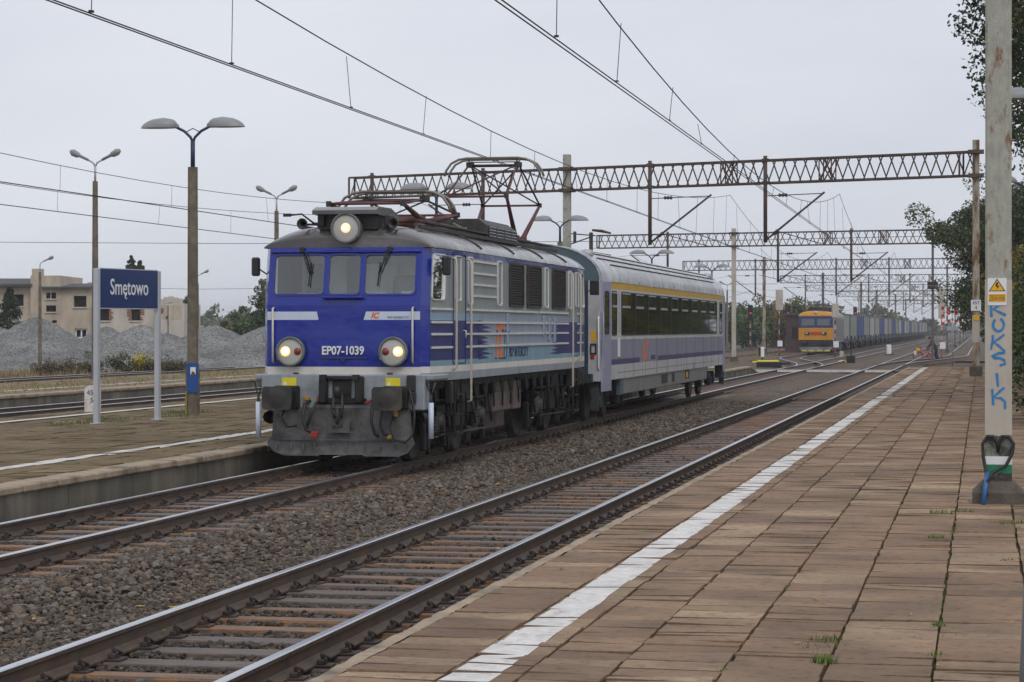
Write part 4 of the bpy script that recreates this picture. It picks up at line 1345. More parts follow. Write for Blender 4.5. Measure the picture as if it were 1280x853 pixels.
# ================================================================== PASSENGER COACH
mat('coach_pale', (.50, .51, .52), .35, var=.14, vs=3.5, stretch=(1, 1, .3), col2=(.30, .295, .29), thr=(.52, .72))
mat('coach_band', (.56, .57, .55), .35, var=.12, vs=2.5, stretch=(1, 1, .35))
mat('coach_lilac', (.25, .255, .36), .35, var=.16, vs=3.5, stretch=(1, 1, .3), col2=(.20, .2, .27), thr=(.5, .7))
mat('coach_violet', (.055, .045, .16), .4, var=.12, vs=3)
mat('coach_yellow', (.62, .36, .015), .4, var=.1, vs=4)
mat('coach_roof', (.36, .37, .38), .3, .25, var=.25, vs=2.5, col2=(.58, .59, .61), thr=(.48, .62), rvar=.1, stretch=(.4, 1.4, 1))
mat('coach_end', (.075, .115, .135), .45, var=.15, vs=3)
mat('coach_door', (.31, .31, .43), .35, var=.07, vs=2)
mat('coach_skirt', (.22, .215, .21), .4, var=.2, vs=2.5, col2=(.13, .125, .12), thr=(.5, .7))
mat('gangway', (.028, .045, .075), .6, var=.2)
mat('coach_glass', (.03, .032, .016), .03, var=.15, vs=1, spec=1.0)
mat('coach_gear', (.025, .034, .036), .6, var=.35, vs=6)

CX, CYW, CL = T2, 51.36, 25.5
coach = thing('passenger_coach', 'pale grey and lilac first class coach with yellow roofline stripe, coupled behind the blue locomotive', 'railway coach', (CX, CYW, 0))
HW = 1.41
def cr_(q, d): return Vector((HW + d, q[0], q[1]))
def cl_(q, d): return Vector((-HW - d, q[0], q[1]))
CM = ['coach_pale', 'coach_band', 'coach_lilac', 'coach_violet', 'coach_yellow', 'coach_end']
CI = {k: i for i, k in enumerate(CM)}
def cmat(y, z):
    if z < 1.29: return CI['coach_pale']
    if z < 1.42: return CI['coach_violet'] if 1.4 < y < 6.1 or y > 9.4 else CI['coach_lilac']
    if z < 1.88: return CI['coach_lilac']
    if z > 3.06 and y > 1.4: return CI['coach_yellow']
    return CI['coach_band']
mb = MB()
zb = [.95, 1.29, 1.42, 1.88, 3.06, 3.21]
cells(mb, .02, CL - .02, .95, 3.21, [1.4, 6.1, 9.4], zb, [], lambda a, z: Vector((HW, a, z)), cmat)
cells(mb, .02, CL - .02, .95, 3.21, [1.4, 6.1, 9.4], zb, [], lambda a, z: Vector((-HW, a, z)), cmat)
arch = [(HW * math.cos(R(t)), 3.21 + .83 * math.sin(R(t)) ** .9 if t not in (0, 180) else 3.21) for t in range(0, 181, 10)]
for y in (0.02, CL - .02):
    mb.face([(-HW, y, .95), (HW, y, .95)] + [(x, y, z) for (x, z) in arch], CI['coach_end'])
mb.face([(-HW, .02, .95), (HW, .02, .95), (HW, CL - .02, .95), (-HW, CL - .02, .95)], CI['coach_pale'])
cbody = mb.build('body', [M[k] for k in CM], coach)
mb = MB()
ys_ = [0.0, .03] + list(np.linspace(.3, CL - .3, 12)) + [CL - .03, CL]
rows = []
for y in ys_:
    k = 1.0 if .02 < y < CL - .02 else .97
    rows.append([Vector((x * (1.008 if k == 1 else .985), y, 3.21 + (z - 3.21) * k + .004)) for (x, z) in arch])
for a, b in zip(rows, rows[1:]):
    for i in range(len(arch) - 1): mb.face([a[i], a[i + 1], b[i + 1], b[i]], 0, True)
croof = mb.build('roof', M['coach_roof'], coach)
mb = MB()
for (ya, yb_, x) in ((1.2, CL - .8, 1.12), (2.3, CL - 2, 1.26), (.8, CL - .6, .9)):
    zz = 3.21 + .83 * math.sqrt(1 - (x / HW) ** 2) ** .9
    mb.bar((x + .01, ya, zz + .015), (x + .01, yb_, zz + .015), .03, .02)
mb.build('roof_seams', M['iron_dark'], croof)
for y in (.9, CL - 1.0):
    mb = MB(); mb.lathe([(.15, 0), (.17, .06), (.13, .13), (.06, .15), (0, .155)], (.95, y, 3.21 + .83 * math.sqrt(1 - (.95 / HW) ** 2) - .03), 'Z', 14); mb.build('roof_vent', M['galv'], croof)
# end walls
for (y, s) in ((0, -1), (CL, 1)):
    mb = MB()
    mb.box((0, y + s * .01, 2.08), (2.27, .05, 2.26)); mb.box((0, y + s * .25, 2.05), (1.5, .5, 2.5), bev=.12)
    for k in range(4): mb.box((0, y + s * (.08 + .11 * k), 2.05), (1.6, .05, 2.6), bev=.02)
    mb.build('gangway', M['gangway'], coach)
    for sg in (-1, 1):
        mb = MB(); mb.box((sg * 1.275, y + s * .02, 2.08), (.27, .06, 2.26)); ep = mb.build('end_panel', M['coach_pale'], coach)
        mb = MB(); mb.box((sg * 1.26, y + s * .052, 1.96), (.12, .008, .24)); mb.build('warning_label', M['warn_yellow'], ep)
        mb = MB(); ring(mb, rrect(sg * 1.26 - .07, sg * 1.26 + .07, 1.56, 1.80, .02), rrect(sg * 1.26 - .045, sg * 1.26 + .045, 1.59, 1.77, .01), lambda q, d: Vector((q[0], y + s * (.05 + d), q[1])), 0, .03); mb.build('socket', M['black'], ep)
        mb = MB(); mb.box((sg * 1.24, y + s * .06, 1.50), (.09, .03, .09), bev=.01); mb.build('tail_lamp', mat('tail_red', (.5, .015, .02), .25, var=.05) if 'tail_red' not in M else M['tail_red'], ep)
        mb = MB(); mb.tube([(sg * 1.38, y + s * .05, 1.2), (sg * 1.38, y + s * .1, 1.25), (sg * 1.38, y + s * .1, 2.35), (sg * 1.38, y + s * .05, 2.4)], .018, 6); mb.build('grab_rail', M['white'], ep)
        mb = MB(); mb.box((sg * .875, y + s * .2, 1.06), (.24, .42, .24), bev=.03); mb.box((sg * .875, y + s * .52, 1.06), (.5, .06, .34), bev=.02); mb.build('buffer', M['coach_gear'], coach)
    mb = MB(); mb.box((0, y + s * .1, 1.02), (2.5, .3, .2)); mb.tube([(-.5, y + s * .2, .95), (-.55, y + s * .4, .6), (-.3, y + s * .4, .5), (-.1, y + s * .3, .8)], .03, 6)
    for sg in (-1, 1): mb.box((sg * 1.25, y - s * .25, .72), (.22, .4, .4)); mb.box((sg * 1.3, y + s * .1, .55), (.15, .2, .5))
    mb.build('headstock', M['coach_gear'], coach)
# doors
for (a, b) in ((.10, 1.35), (CL - .5, CL - .12)):
    mb = MB(); mb.box((HW + .012, (a + b) / 2, 1.96), (.05, b - a, 2.5), bev=.01)
    dr = mb.build('door', M['coach_door'], coach)
    if b - a > 1:
        mb = MB(); ring(mb, rrect(.36, 1.0, 2.0, 2.99, .1), rrect(.40, .96, 2.04, 2.95, .07), lambda q, d: cr_(q, d + .037), 0, .012)
        fw = mb.build('door_window', M['black_rubber'], dr)
        mb = MB(); mb.face([cr_(q, .041) for q in rrect(.40, .96, 2.04, 2.95, .07)]); mb.build('pane', M['coach_glass'], fw)
        mb = MB(); mb.box((HW + .045, .25, 1.3), (.03, .05, .12)); mb.tube([(HW + .02, .0, 1.6), (HW + .06, .0, 1.62), (HW + .06, .0, 2.5), (HW + .02, .0, 2.52)], .018, 6); mb.build('handle', M['galv'], dr)
# windows
def coach_window(a, b, hop):
    mb = MB(); ring(mb, rrect(a, b, 1.97, 3.01, .09), rrect(a + .03, b - .03, 2.0, 2.98, .07), cr_, 0, .014)
    w = mb.build('window', M['black_rubber'], coach)
    mb = MB(); mb.face([cr_(q, .006) for q in rrect(a + .02, b - .02, 1.99, 2.99, .07)]); mb.build('pane', M['coach_glass'], w)
    if hop:
        mb = MB(); ring(mb, rrect(hop[0], hop[1], 2.62, 2.99, .04), rrect(hop[0] + .05, hop[1] - .05, 2.69, 2.94, .03), cr_, .006, .022)
        mb.bar(cr_((hop[0], 2.65), .022), cr_((hop[1], 2.65), .022), .02, .05, mi=1); mb.bar(cr_((hop[0], 2.965), .022), cr_((hop[1], 2.965), .022), .02, .03, mi=1)
        mb.build('hopper_frame', [M['black_rubber'], M['galv']], w)
coach_window(1.62, 2.36, (1.66, 2.32))
W9 = (23.25 - 3.05) / 9
for k in range(9):
    a = 3.05 + W9 * k
    coach_window(a, a + W9 - .012, (a + .08, a + 1.32))
coach_window(24.0, 24.75, (24.05, 24.7))
mb = MB(); mb.box((HW + .006, 2.70, 2.5), (.012, .13, .9), mi=0); mb.box((HW + .006, 2.70, 1.68), (.012, .3, .44), mi=1); mb.box((HW + .008, 2.70, 1.44), (.014, .3, .06), mi=2)
mb.build('notice_strip', [M['galv'], M['white'], M['grass_bright']], coach)
RR = (R(90), 0, R(90))
mb = MB()
sp2 = lambda p, d: Vector((HW + .004 + d, p[0], p[1]))
for poly in ([(6.55, 1.33), (6.80, 1.33), (6.86, 1.62), (6.66, 1.62)], [(6.70, 1.68), (6.90, 1.68), (6.94, 1.83), (6.74, 1.83)],
             [(7.0, 1.33), (7.42, 1.33), (7.46, 1.43), (7.24, 1.43), (7.32, 1.74), (7.62, 1.74), (7.66, 1.83), (7.14, 1.83)]):
    mb.prism(poly, lambda p: sp2(p, 0), lambda p: sp2(p, -.003))
mb.build('coach_logo', M['ic_orange'], cbody)
text_mesh('coach_lettering', 'INTERCITY', .17, M['coach_violet'], cbody, (HW + .004, 8.5, 1.39), RR, shear=.25)
# panel seams and hatches
mb = MB()
for k in range(1, 11): mb.box((HW + .002, 2.9 + W9 * k * .93, 1.44), (.006, .014, .94))
mb.box((HW + .002, 12.6, 1.10), (.006, 20.2, .012)); mb.box((HW + .003, 17.2, 1.04), (.01, .05, .2))
mb.build('panel_seams', mat('seam_dark', (.12, .12, .13), .6, var=.2), cbody)
# skirt, gear
mb = MB()
mb.box((1.30, 12.05, .76), (.14, 17.6, .40), bev=.02)
mb.box((1.372, 11.0, .78), (.012, 1.2, .24), mi=1); mb.box((1.372, 12.8, .78), (.012, .6, .24), mi=1); mb.box((1.372, 15.9, .82), (.012, .9, .26), mi=1); mb.box((1.38, 15.8, .80), (.012, .3, .16), mi=2)
mb.box((-1.30, 12.05, .76), (.14, 17.6, .40)); mb.box((0, 12.05, .8), (2.5, 17.4, .3))
mb.box((1.34, 3.3, .76), (.1, .5, .4), mi=3)
mb.build('skirt', [M['coach_skirt'], M['coach_gear'], M['warn_yellow'], M['coach_end']], coach)
for yb in (3.0, 22.5):
    mb = MB()
    for sg in (-1, 1):
        x = sg * 1.05
        mb.box((x, yb, .62), (.18, 3.0, .18), bev=.03); mb.box((x, yb, .80), (.2, .6, .3), bev=.03)
        mb.tube([(x + sg * .12, yb - .9, .55), (x + sg * .12, yb - .9, .95)], .06, 8); mb.tube([(x + sg * .12, yb - .25, .7), (x + sg * .12, yb + .5, .55)], .05, 8)
        mb.box((x + sg * .05, yb - 1.7, .55), (.2, .3, .4)); mb.box((x + sg * .05, yb + 1.7, .55), (.2, .3, .4))
    mb.box((0, yb, .7), (1.9, 1.6, .35))
    b_ = mb.build('bogie', M['coach_gear'], coach)
    for dy in (-1.25, 1.25):
        mb = MB()
        for sg in (-1, 1):
            mb.lathe([(0, -.06), (.38, -.06), (.46, -.065), (.46, .065), (.38, .05), (0, .06)], (sg * .74, yb + dy, .46), 'X', 24)
            mb.box((sg * 1.06, yb + dy, .46), (.22, .34, .30), bev=.05)
        mb.tube([(-.7, yb + dy, .46), (.7, yb + dy, .46)], .08, 8)
        mb.build('wheelset', M['loco_grime'], b_)

# ================================================================== CONTAINER TRAIN
mat('freight_orange', (.54, .24, .02), .45, var=.12, vs=2)
mat('freight_navy', (.02, .025, .11), .45, var=.12, vs=2)
mat('freight_grey', (.22, .23, .23), .5, var=.15, vs=1.5)
mat('freight_black', (.022, .02, .025), .6, var=.3, vs=2)
mat('freight_pane', (.11, .13, .15), .15, var=.15, vs=2)
mat('box_grey', (.30, .31, .30), .55, var=.2, vs=.9, col2=(.2, .2, .19), thr=(.55, .7))
mat('box_green', (.23, .26, .24), .55, var=.2, vs=.9)
mat('box_pale', (.38, .38, .37), .55, var=.2, vs=.9, col2=(.26, .25, .24), thr=(.55, .7))
mat('box_edge', (.12, .12, .12), .6, var=.3, vs=1)
mat('box_blue', (.03, .055, .24), .5, var=.12, vs=.6)
FY = 201.0
fl = thing('freight_locomotive', 'distant orange and dark blue freight locomotive heading the container train', 'locomotive', (TF, FY, 0))
mb = MB()
def ffr(x, z): return Vector((x, .10 * max(0, z - 2.1), z))
cells(mb, -1.47, 1.47, .95, 3.2, [], [1.16, 2.2], [(-1.22, -.12, 2.4, 2.98), (.12, 1.22, 2.4, 2.98)], ffr, lambda x, z: 1 if z > 2.2 else 0 if z > 1.16 else 3)
cells(mb, 0, 16, .95, 3.2, [1.2, 14.8], [1.16, 2.2], [], lambda a, z: Vector((1.5 if .1 < a < 15.9 else 1.47, a + (.10 * max(0, z - 2.1) if a == 0 else 0), z)), lambda y, z: 2 if 1.2 < y < 14.8 else 2)
cells(mb, 0, 16, .95, 3.2, [1.2, 14.8], [1.16, 2.2], [], lambda a, z: Vector((-1.5 if .1 < a < 15.9 else -1.47, a + (.10 * max(0, z - 2.1) if a == 0 else 0), z)), lambda y, z: 2)
mb.face([(-1.47, 16, .95), (1.47, 16, .95), (1.47, 16, 3.2), (-1.47, 16, 3.2)], 2)
fb = mb.build('body', [M['freight_orange'], M['freight_navy'], M['freight_grey'], M['freight_black']], fl)
mb = MB()
for y in np.arange(1.6, 15, .7): mb.box((1.52, y, 2.0), (.04, .08, 2.0))
mb.build('side_ribs', M['freight_grey'], fb)
mb = MB()
rows = []
for (y, h) in ((.1, .08), (.3, .35), (.9, .48), (15.2, .48), (15.8, .3), (15.95, .08)):
    rows.append([Vector((1.5 * math.sin(R(t)), y, 3.2 + h * max(0, math.cos(R(t))) ** .7)) for t in range(-90, 91, 15)])
for i_, (a, b) in enumerate(zip(rows, rows[1:])):
    for i in range(len(a) - 1): mb.face([a[i], a[i + 1], b[i + 1], b[i]], 0 if i_ < 2 else 1, True)
mb.face(rows[0]); mb.face(rows[-1], 1)
mb.build('roof', [M['freight_orange'], M['freight_grey']], fl)
for h in ((-1.22, -.12, 2.4, 2.98), (.12, 1.22, 2.4, 2.98)):
    mb = MB(); mb.face([ffr(h[0], h[2]), ffr(h[1], h[2]), ffr(h[1], h[3]), ffr(h[0], h[3])]); mb.build('windscreen', M['freight_pane'], fl)
for x in (-.72, .72):
    mb = MB(); mb.box((x, -.05, 1.72), (.42, .12, .26), bev=.05); hl = mb.build('headlight', M['freight_black'], fl)
    mb = MB(); mb.lathe([(0, -.13), (.08, -.12), (.1, -.1)], (x - .06, 0, 1.72), 'Y', 12); mb.build('lens', M['lamp_glass'], hl)
mb = MB(); mb.lathe([(0, -.12), (.13, -.1), (.16, 0), (.16, .3)], (0, .2, 3.5), 'Y', 14); mb.build('top_lamp', M['lamp_glass'], fl)
mb = MB(); mb.box((0, -.03, 1.74), (.86, .05, .22)); mb.build('nose_panel', M['red'], fl)
mb = MB(); mb.box((0, .1, .78), (2.9, .5, .42), bev=.03)
for x in (-.87, .87): mb.box((x, -.35, .95), (.4, .5, .3), bev=.05)
mb.build('buffer_beam', M['freight_black'], fl)
mb = MB(); mb.prism([(-1.45, .58), (1.45, .58), (1.2, .14), (-1.2, .14)], lambda p: Vector((p[0], -.12, p[1])), lambda p: Vector((p[0], -.05, p[1])))
pl_ = mb.build('snow_plough', M['freight_grey'], fl)
for x in (-1.0, -.36, .36, 1.0):
    mb = MB(); mb.box((x, -.14, .24), (.42, .02, .10)); mb.build('yellow_mark', M['bright_yellow'], pl_)
mb = MB(); mb.box((0, 8, .6), (2.6, 15, .6))
for yb in (3.4, 12.6):
    for dy in (-1.6, 1.6):
        for sg in (-1, 1): mb.lathe([(0, -.06), (.6, -.06), (.6, .06), (0, .06)], (sg * 1.0, yb + dy, .61), 'X', 18)
mb.build('running_gear', M['freight_black'], fl)
for yc in (2.8, 13.0):
    mb = MB()
    for sx in (-.6, .6):
        mb.tube([(sx, yc - 1.6, 3.95), (sx, yc + 1.6, 3.95)], .04, 6)
        mb.tube([(sx, yc - 1.8, 4.05), (sx * .9, yc + .2, 4.2)], .03, 6); mb.tube([(sx, yc + 1.8, 4.05), (sx * .9, yc - .2, 4.2)], .03, 6)
    mb.tube([(-1, yc, 4.05), (-.8, yc, 4.25), (.8, yc, 4.25), (1, yc, 4.05)], .03, 6)
    mb.tube([(-.6, yc - 1.6, 3.95), (.6, yc - 1.6, 3.95)], .04, 6); mb.tube([(-.6, yc + 1.6, 3.95), (.6, yc + 1.6, 3.95)], .04, 6)
    mb.build('pantograph', M['panto_dark'], fl)
for y in np.arange(1.2, 15, 1.1):
    mb = MB(); mb.box((RND.uniform(-.5, .5), y, 3.82), (.8, .4, .3)); mb.build('roof_box', M['panto_dark'], fl)

def ordinal(n):
    return ['first', 'second', 'third', 'fourth', 'fifth', 'sixth', 'seventh', 'eighth', 'ninth', 'tenth', 'eleventh', 'twelfth', 'thirteenth', 'fourteenth', 'fifteenth',
            'sixteenth', 'seventeenth', 'eighteenth', 'nineteenth', 'twentieth', 'twenty-first', 'twenty-second', 'twenty-third', 'twenty-fourth', 'twenty-fifth', 'twenty-sixth'][n]
wag = thing('flat_wagon', 'x', 'flat wagon', (TF, 0, 0), 0, 'flat wagons of the container train')
mb = MB(); mb.box((0, 6.6, 1.02), (2.8, 12.9, .16)); mb.box((0, 6.6, .82), (1.0, 12.4, .3))
for sg in (-1, 1):
    mb.prism([(.3, .95), (12.9, .95), (9.5, .72), (3.7, .72)], lambda p: Vector((sg * 1.3, p[0], p[1])), lambda p: Vector((sg * 1.2, p[0], p[1])))
    for y in (.3, 6.4, 12.9): mb.box((sg * 1.38, y, 1.2), (.1, .25, .45))
    for e in (-.1, 13.3): mb.box((sg * .87, e, 1.0), (.4, .4, .34), bev=.04)
mb.build('deck', M['freight_black'], wag)
for yb in (2.2, 11.0):
    mb = MB()
    for sg in (-1, 1):
        mb.box((sg * 1.0, yb, .52), (.16, 2.4, .25))
        for dy in (-.9, .9): mb.lathe([(0, -.06), (.46, -.06), (.46, .06), (0, .06)], (sg * .78, yb + dy, .46), 'X', 16)
    mb.build('bogie', M['loco_frame'], wag)
def container(m_):
    t = thing('shipping_container', 'x', 'container', (TF, 0, 0))
    mb = MB(); mb.box((0, 6.6, 1.11 + 1.22), (2.4, 12.16, 2.42))
    for y in np.arange(.8, 12.5, .42):
        for sg in (-1, 1): mb.box((sg * 1.205, y, 2.33), (.05, .2, 2.2))
    mb.build('shell', m_, t)
    mb = MB()
    for y in (.58, 12.62):
        for sg in (-1, 1): mb.box((sg * 1.19, y, 2.33), (.12, .16, 2.46))
        for z in (1.16, 3.5): mb.box((0, y, z), (2.4, .14, .14))
    for sg in (-1, 1):
        for z in (1.16, 3.5): mb.box((sg * 1.2, 6.6, z), (.1, 12.1, .12))
    mb.build('corner_frame', M['box_edge'], t)
    return t
greys = [container(M['box_grey']), container(M['box_green']), container(M['box_pale'])]; cb = container(M['box_blue'])
KM = {}
for c in bpy.data.objects:
    if c.parent is not None: KM.setdefault(c.parent, []).append(c)
BLUE = {2, 6, 9, 12, 15, 19}
usedc = {}
for k in range(25):
    y = FY + 16.9 + 13.6 * k
    w = wag if k == 0 else copy_tree(wag, None, KM)
    w.location = (TF, y, 0)
    w['label'] = 'dark flat wagon, %s behind the orange freight locomotive' % ordinal(k)
    src = cb if k in BLUE else greys[(k * 7 + k // 3) % 3]
    c = src if src.name not in usedc else copy_tree(src, None, KM)
    usedc[src.name] = 1
    c.location = (TF, y, 0)
    c['label'] = ('blue' if k in BLUE else ('grey', 'greenish grey', 'pale grey')[greys.index(src)]) + ' corrugated container on the %s wagon behind the orange freight locomotive' % ordinal(k)
    c['category'] = 'container'; c['group'] = 'containers on the freight train'
# ================================================================== CATENARY GANTRIES
def gantry(label, pR, pL, zt, zb, masts, drops, rust, lat=.48, right_mast=True, depth=.45):
    """lattice portal: pR, pL ends of the truss (x, y)"""
    R0 = Vector((pR[0], pR[1], 0)); L0 = Vector((pL[0], pL[1], 0))
    t = thing('catenary_gantry', label, 'gantry', R0, 0, 'lattice gantries over the tracks')
    d = (L0 - R0); Ln = d.length; d.normalize(); nrm = Vector((-d.y, d.x, 0))
    if nrm.y > 0: nrm = -nrm              # towards the camera
    P = lambda s, off, z: d * s + nrm * off + Vector((0, 0, z))
    xs = lambda x: (x - pR[0]) / (pL[0] - pR[0]) * Ln
    mb = MB(); q = depth / 2
    for off in (-q, q):
        for z in (zt, zb): mb.bar(P(0, off, z), P(Ln, off, z), .085, .085)
    n = int(Ln / lat)
    for off in (-q, q):
        for i in range(n):
            a, b = Ln * i / n, Ln * (i + 1) / n
            e = .12 * (b - a)
            if off > 0: mb.bar(P(a + e, off, zt), P(b - e, off, zb), .03, .05)
            else: mb.bar(P(a + e, off, zb), P(b - e, off, zt), .03, .05)
    for i in range(0, n, 2):
        a, b = Ln * i / n, Ln * (i + 2) / n
        for z in (zt, zb): mb.bar(P(a, -q, z), P(b, q, z), .03, .03)
    for s in (0, .02 * Ln, Ln):
        for off in (-q, q): mb.bar(P(s, off, zb), P(s, off, zt), .08)
    for s in (Ln * .21, Ln * .358):
        for off in (-q, q):
            for e in (-.28, .28): mb.bar(P(s + e, off, zb), P(s + e, off, zt), .05)
            mb.bar(P(s - .28, off, zb), P(s + .28, off, zt), .05); mb.bar(P(s + .28, off, zb), P(s - .28, off, zt), .05)
    mb.build('truss', M['truss_rust'] if rust else M['truss_grey'], t)
    for x, top, base, m_, w in masts:
        s = xs(x); b0 = P(s, 0, base); mb = MB()
        mb.box((b0.x, b0.y, (base + top) / 2), (w, w, top - base), bev=.02)
        for z in (zt, zb): mb.box((b0.x, b0.y, z), (w + .35, w + .3, .14), mi=1)
        mk = mb.build('mast', [m_, M['truss_rust']], t)
        mb = MB(); mb.box((b0.x, b0.y, base + .18), (w + .24, w + .24, .5), bev=.05); mb.build('footing', M['footing'], mk)
    for (x, zbot, arms) in drops:
        s = xs(x); mb = MB()
        mb.tube([P(s, q + .08, zt + .18), P(s, q + .08, zbot)], .085, 10)
        for z in (zt, zb): mb.box(P(s, q + .06, z), (.3, .25, .12))
        dt = mb.build('drop_tube', M['truss_rust'] if rust else M['truss_grey'], t)
        for (xe, ze) in arms:
            e = xs(xe); mb = MB()
            c0 = P(s, q + .08, 0)
            mb.tube([P(s, q + .08, zbot + .08), P(e, q + .08, ze)], .045, 8)
            mb.tube([P(s, q + .08, ze - .08), P(e + (.1 if e < s else -.1), q + .08, ze - .05)], .022, 6)
            f = s + (e - s) * .3
            mb.tube([P(s + (e - s) * .22, q + .08, zbot + (ze - zbot) * .22), P(e + (s - e) * .05, q + .08, zbot - .1)], .02, 6)
            ca = mb.build('cantilever', M['truss_rust'] if rust else M['truss_grey'], dt)
            mb = MB(); p0, p1 = P(f - .22, q + .08, ze - .072), P(f + .22, q + .08, ze - .066)
            mb.tube([p0 + (p1 - p0) * k / 6 for k in range(7)], [.03, .09, .04, .09, .04, .09, .03], 8); mb.build('insulator', M['insulator'], ca); mb = MB()
            mb.tube([P(s + (e - s) * (.14 + .02 * k), q + .08, zbot + .08 + (ze - zbot - .08) * (.14 + .02 * k)) for k in range(5)], [.05, .09, .06, .09, .05], 8)
            mb.build('insulator', M['insulator'], ca)
    return t
AR = lambda z: [(-8.9, z, [(-6.35, z + 2.05)]), (-14.1, z, [(-11.3, z + 2.1)]), (-22.2, z, [(-25.0, z + 2.1)]), (-28.0, z + 1.2, [])]
gantry('nearest rusty lattice gantry crossing above the blue locomotive, on concrete masts', (-.25, 95.5), (-29.3, 106.3), 9.27, 8.31,
       [(-.25, 9.75, ZP, M['mast_rusty'], .28), (-18.2, 9.92, -.25, M['mast_paint'], .33)], AR(5.78), True)
gs = [('second lattice gantry, above the rear end of the coach', 162.0, 167.9, 8.95, 8.02), ('third lattice gantry, in line with the front of the orange freight locomotive', 229, 234, 8.95, 8.02),
      ('fourth gantry along the line, above the container wagons', 296, 300, 8.95, 8.02), ('fifth gantry along the line, hazy and thin', 362, 366, 8.95, 8.02),
      ('sixth gantry along the line, hazy grey in the distance', 428, 432, 8.95, 8.02), ('seventh gantry along the line, faint in the haze', 495, 498, 8.95, 8.02),
      ('eighth and farthest gantry, faintest in the haze', 562, 565, 8.95, 8.02)]
for k, (lb, yr, yl, zt, zb) in enumerate(gs):
    xl = (-27.6, -29.7, -25.5, -27, -26, -26, -26)[k]
    xm = (-17.4, -21.4, -20, -18.5, -19, -18, -18)[k]
    gantry(lb, (-1.2, yr), (xl, yl), zt, zb, [(-3.35, 8.4, -.3, M['truss_grey'], .16), (xm, 9.3, -.3, M['mast_pale'] if k == 0 else M['mast_rusty'] if k == 1 else M['truss_grey'], .30)],
           [a for a in AR(5.4) if a[0] > xl + .5], k < 1, .55 if k < 2 else .8)

# ------------------------------------------------------------------ overhead lines
def line(label, pts, zmin, zc, group, step=5.6, last_d=235, double=True, tail=None):
    """pts: supports (x, y, z messenger); contact wires at zc"""
    t = thing('overhead_line', label, 'overhead line', (pts[0][0], pts[0][1], 0), 0, group)
    o = Vector((pts[0][0], pts[0][1], 0))
    ms = []; span = []
    for (a, b) in zip(pts, pts[1:]):
        # parabola through both supports with lowest point zmin
        ra, rb = math.sqrt(a[2] - zmin), math.sqrt(b[2] - zmin)
        y0 = a[1] + (b[1] - a[1]) * ra / (ra + rb); k = (ra + rb) ** 2 / (b[1] - a[1]) ** 2
        span.append((a, b, y0, k))
        n = 18
        for i in range(n + (b is pts[-1])):
            y = a[1] + (b[1] - a[1]) * i / n
            ms.append(Vector((a[0] + (b[0] - a[0]) * i / n, y, zmin + k * (y - y0) ** 2)) - o)
    mb = MB(); mb.tube(ms, .0105, 5); mb.build('messenger_wire', M['wire'], t)
    for s in ((-.035, .035) if double else (0,)):
        mb = MB(); mb.tube([Vector((p[0] + s + (.12 if i % 2 else -.08), p[1], zc)) - o for i, p in enumerate(pts)], .009, 5); mb.build('contact_wire', M['wire'], t)
    unit = MB(); unit.tube([(0, 0, 0), (0, 0, 1)], .0055, 4); unit.box((0, 0, .01), (.05, .05, .02))
    first = None; n = 0
    for (a, b, y0, k) in span:
        y = a[1] + 3.3; j = 0
        while y < b[1] - 2 and y < last_d:
            f = (y - a[1]) / (b[1] - a[1])
            xm = a[0] + (b[0] - a[0]) * f; zm = zmin + k * (y - y0) ** 2
            if zm - zc > .12:
                if first is None: first = unit.build('dropper', M['wire'], t); ob = first
                else:
                    ob = first.copy(); COL.objects.link(ob); ob.parent = t
                ob.location = (xm - o.x, y - o.y, zc); ob.scale = (1, 1, zm - zc)
                sh = RND.choice((-.25, .05, .2)); ob.rotation_euler = (0, math.atan2(sh * .3, zm - zc), 0)
            y += step + (.6 if j % 2 else -.5); j += 1
    return t
ys_s = [98.6, 163.5, 230.5, 297.5, 363.5, 429.5, 496, 563]
line('overhead line above the nearest track, running over the white platform line', [(-4.95, 24, 6.95)] + [(-5.9 - .1 * i, y, 7.8 if i == 0 else 7.45) for i, y in enumerate(ys_s)], 5.85, 5.62, 'overhead lines along the tracks')
line('overhead line above the blue locomotive, touched by its pantograph', [(-9.65, 21, 7.08)] + [(-10.6 - .05 * i, y + .8, 7.85 if i == 0 else 7.5) for i, y in enumerate(ys_s)], 6.18, 5.64, 'overhead lines along the tracks')
line('overhead line above the dull track behind the station name board', [(-25.0, 38, 7.3)] + [(-25.0, y + 4, 7.85 if i == 0 else 7.5) for i, y in enumerate(ys_s[:6])], 6.62, 5.95, 'overhead lines along the tracks', 9.5, 150)
line('lowest overhead line left of the name board, ending at the tip of the nearest gantry', [(-28.4, 40, 6.9), (-28.4, 105.6, 7.5), (-28.4, 170, 7.4)], 6.42, 5.8, 'overhead lines along the tracks', 8.5, 120)
line('overhead line along the container train', [(TF, 150, 7.3)] + [(TF, y, 7.5) for y in ys_s[2:]], 6.2, 5.6, 'overhead lines along the tracks', 7, 260)
mb = MB(); mb.tube([(-140, 175, 10.2), (-100, 178, 9.5), (-60, 182, 9.1), (-20, 186, 9.2), (10, 190, 9.8)], .022, 5)
tag(mb.build('power_cable', M['wire']), 'single thin cable strung level across the sky behind the lamp posts', 'cable')
mb = MB(); mb.tube([(-140, 225, 8.0), (-80, 228, 6.2), (-20, 232, 6.6)], .02, 5)
tag(mb.build('power_cable', M['wire']), 'lower faint cable strung across the sky above the ruined building', 'cable')
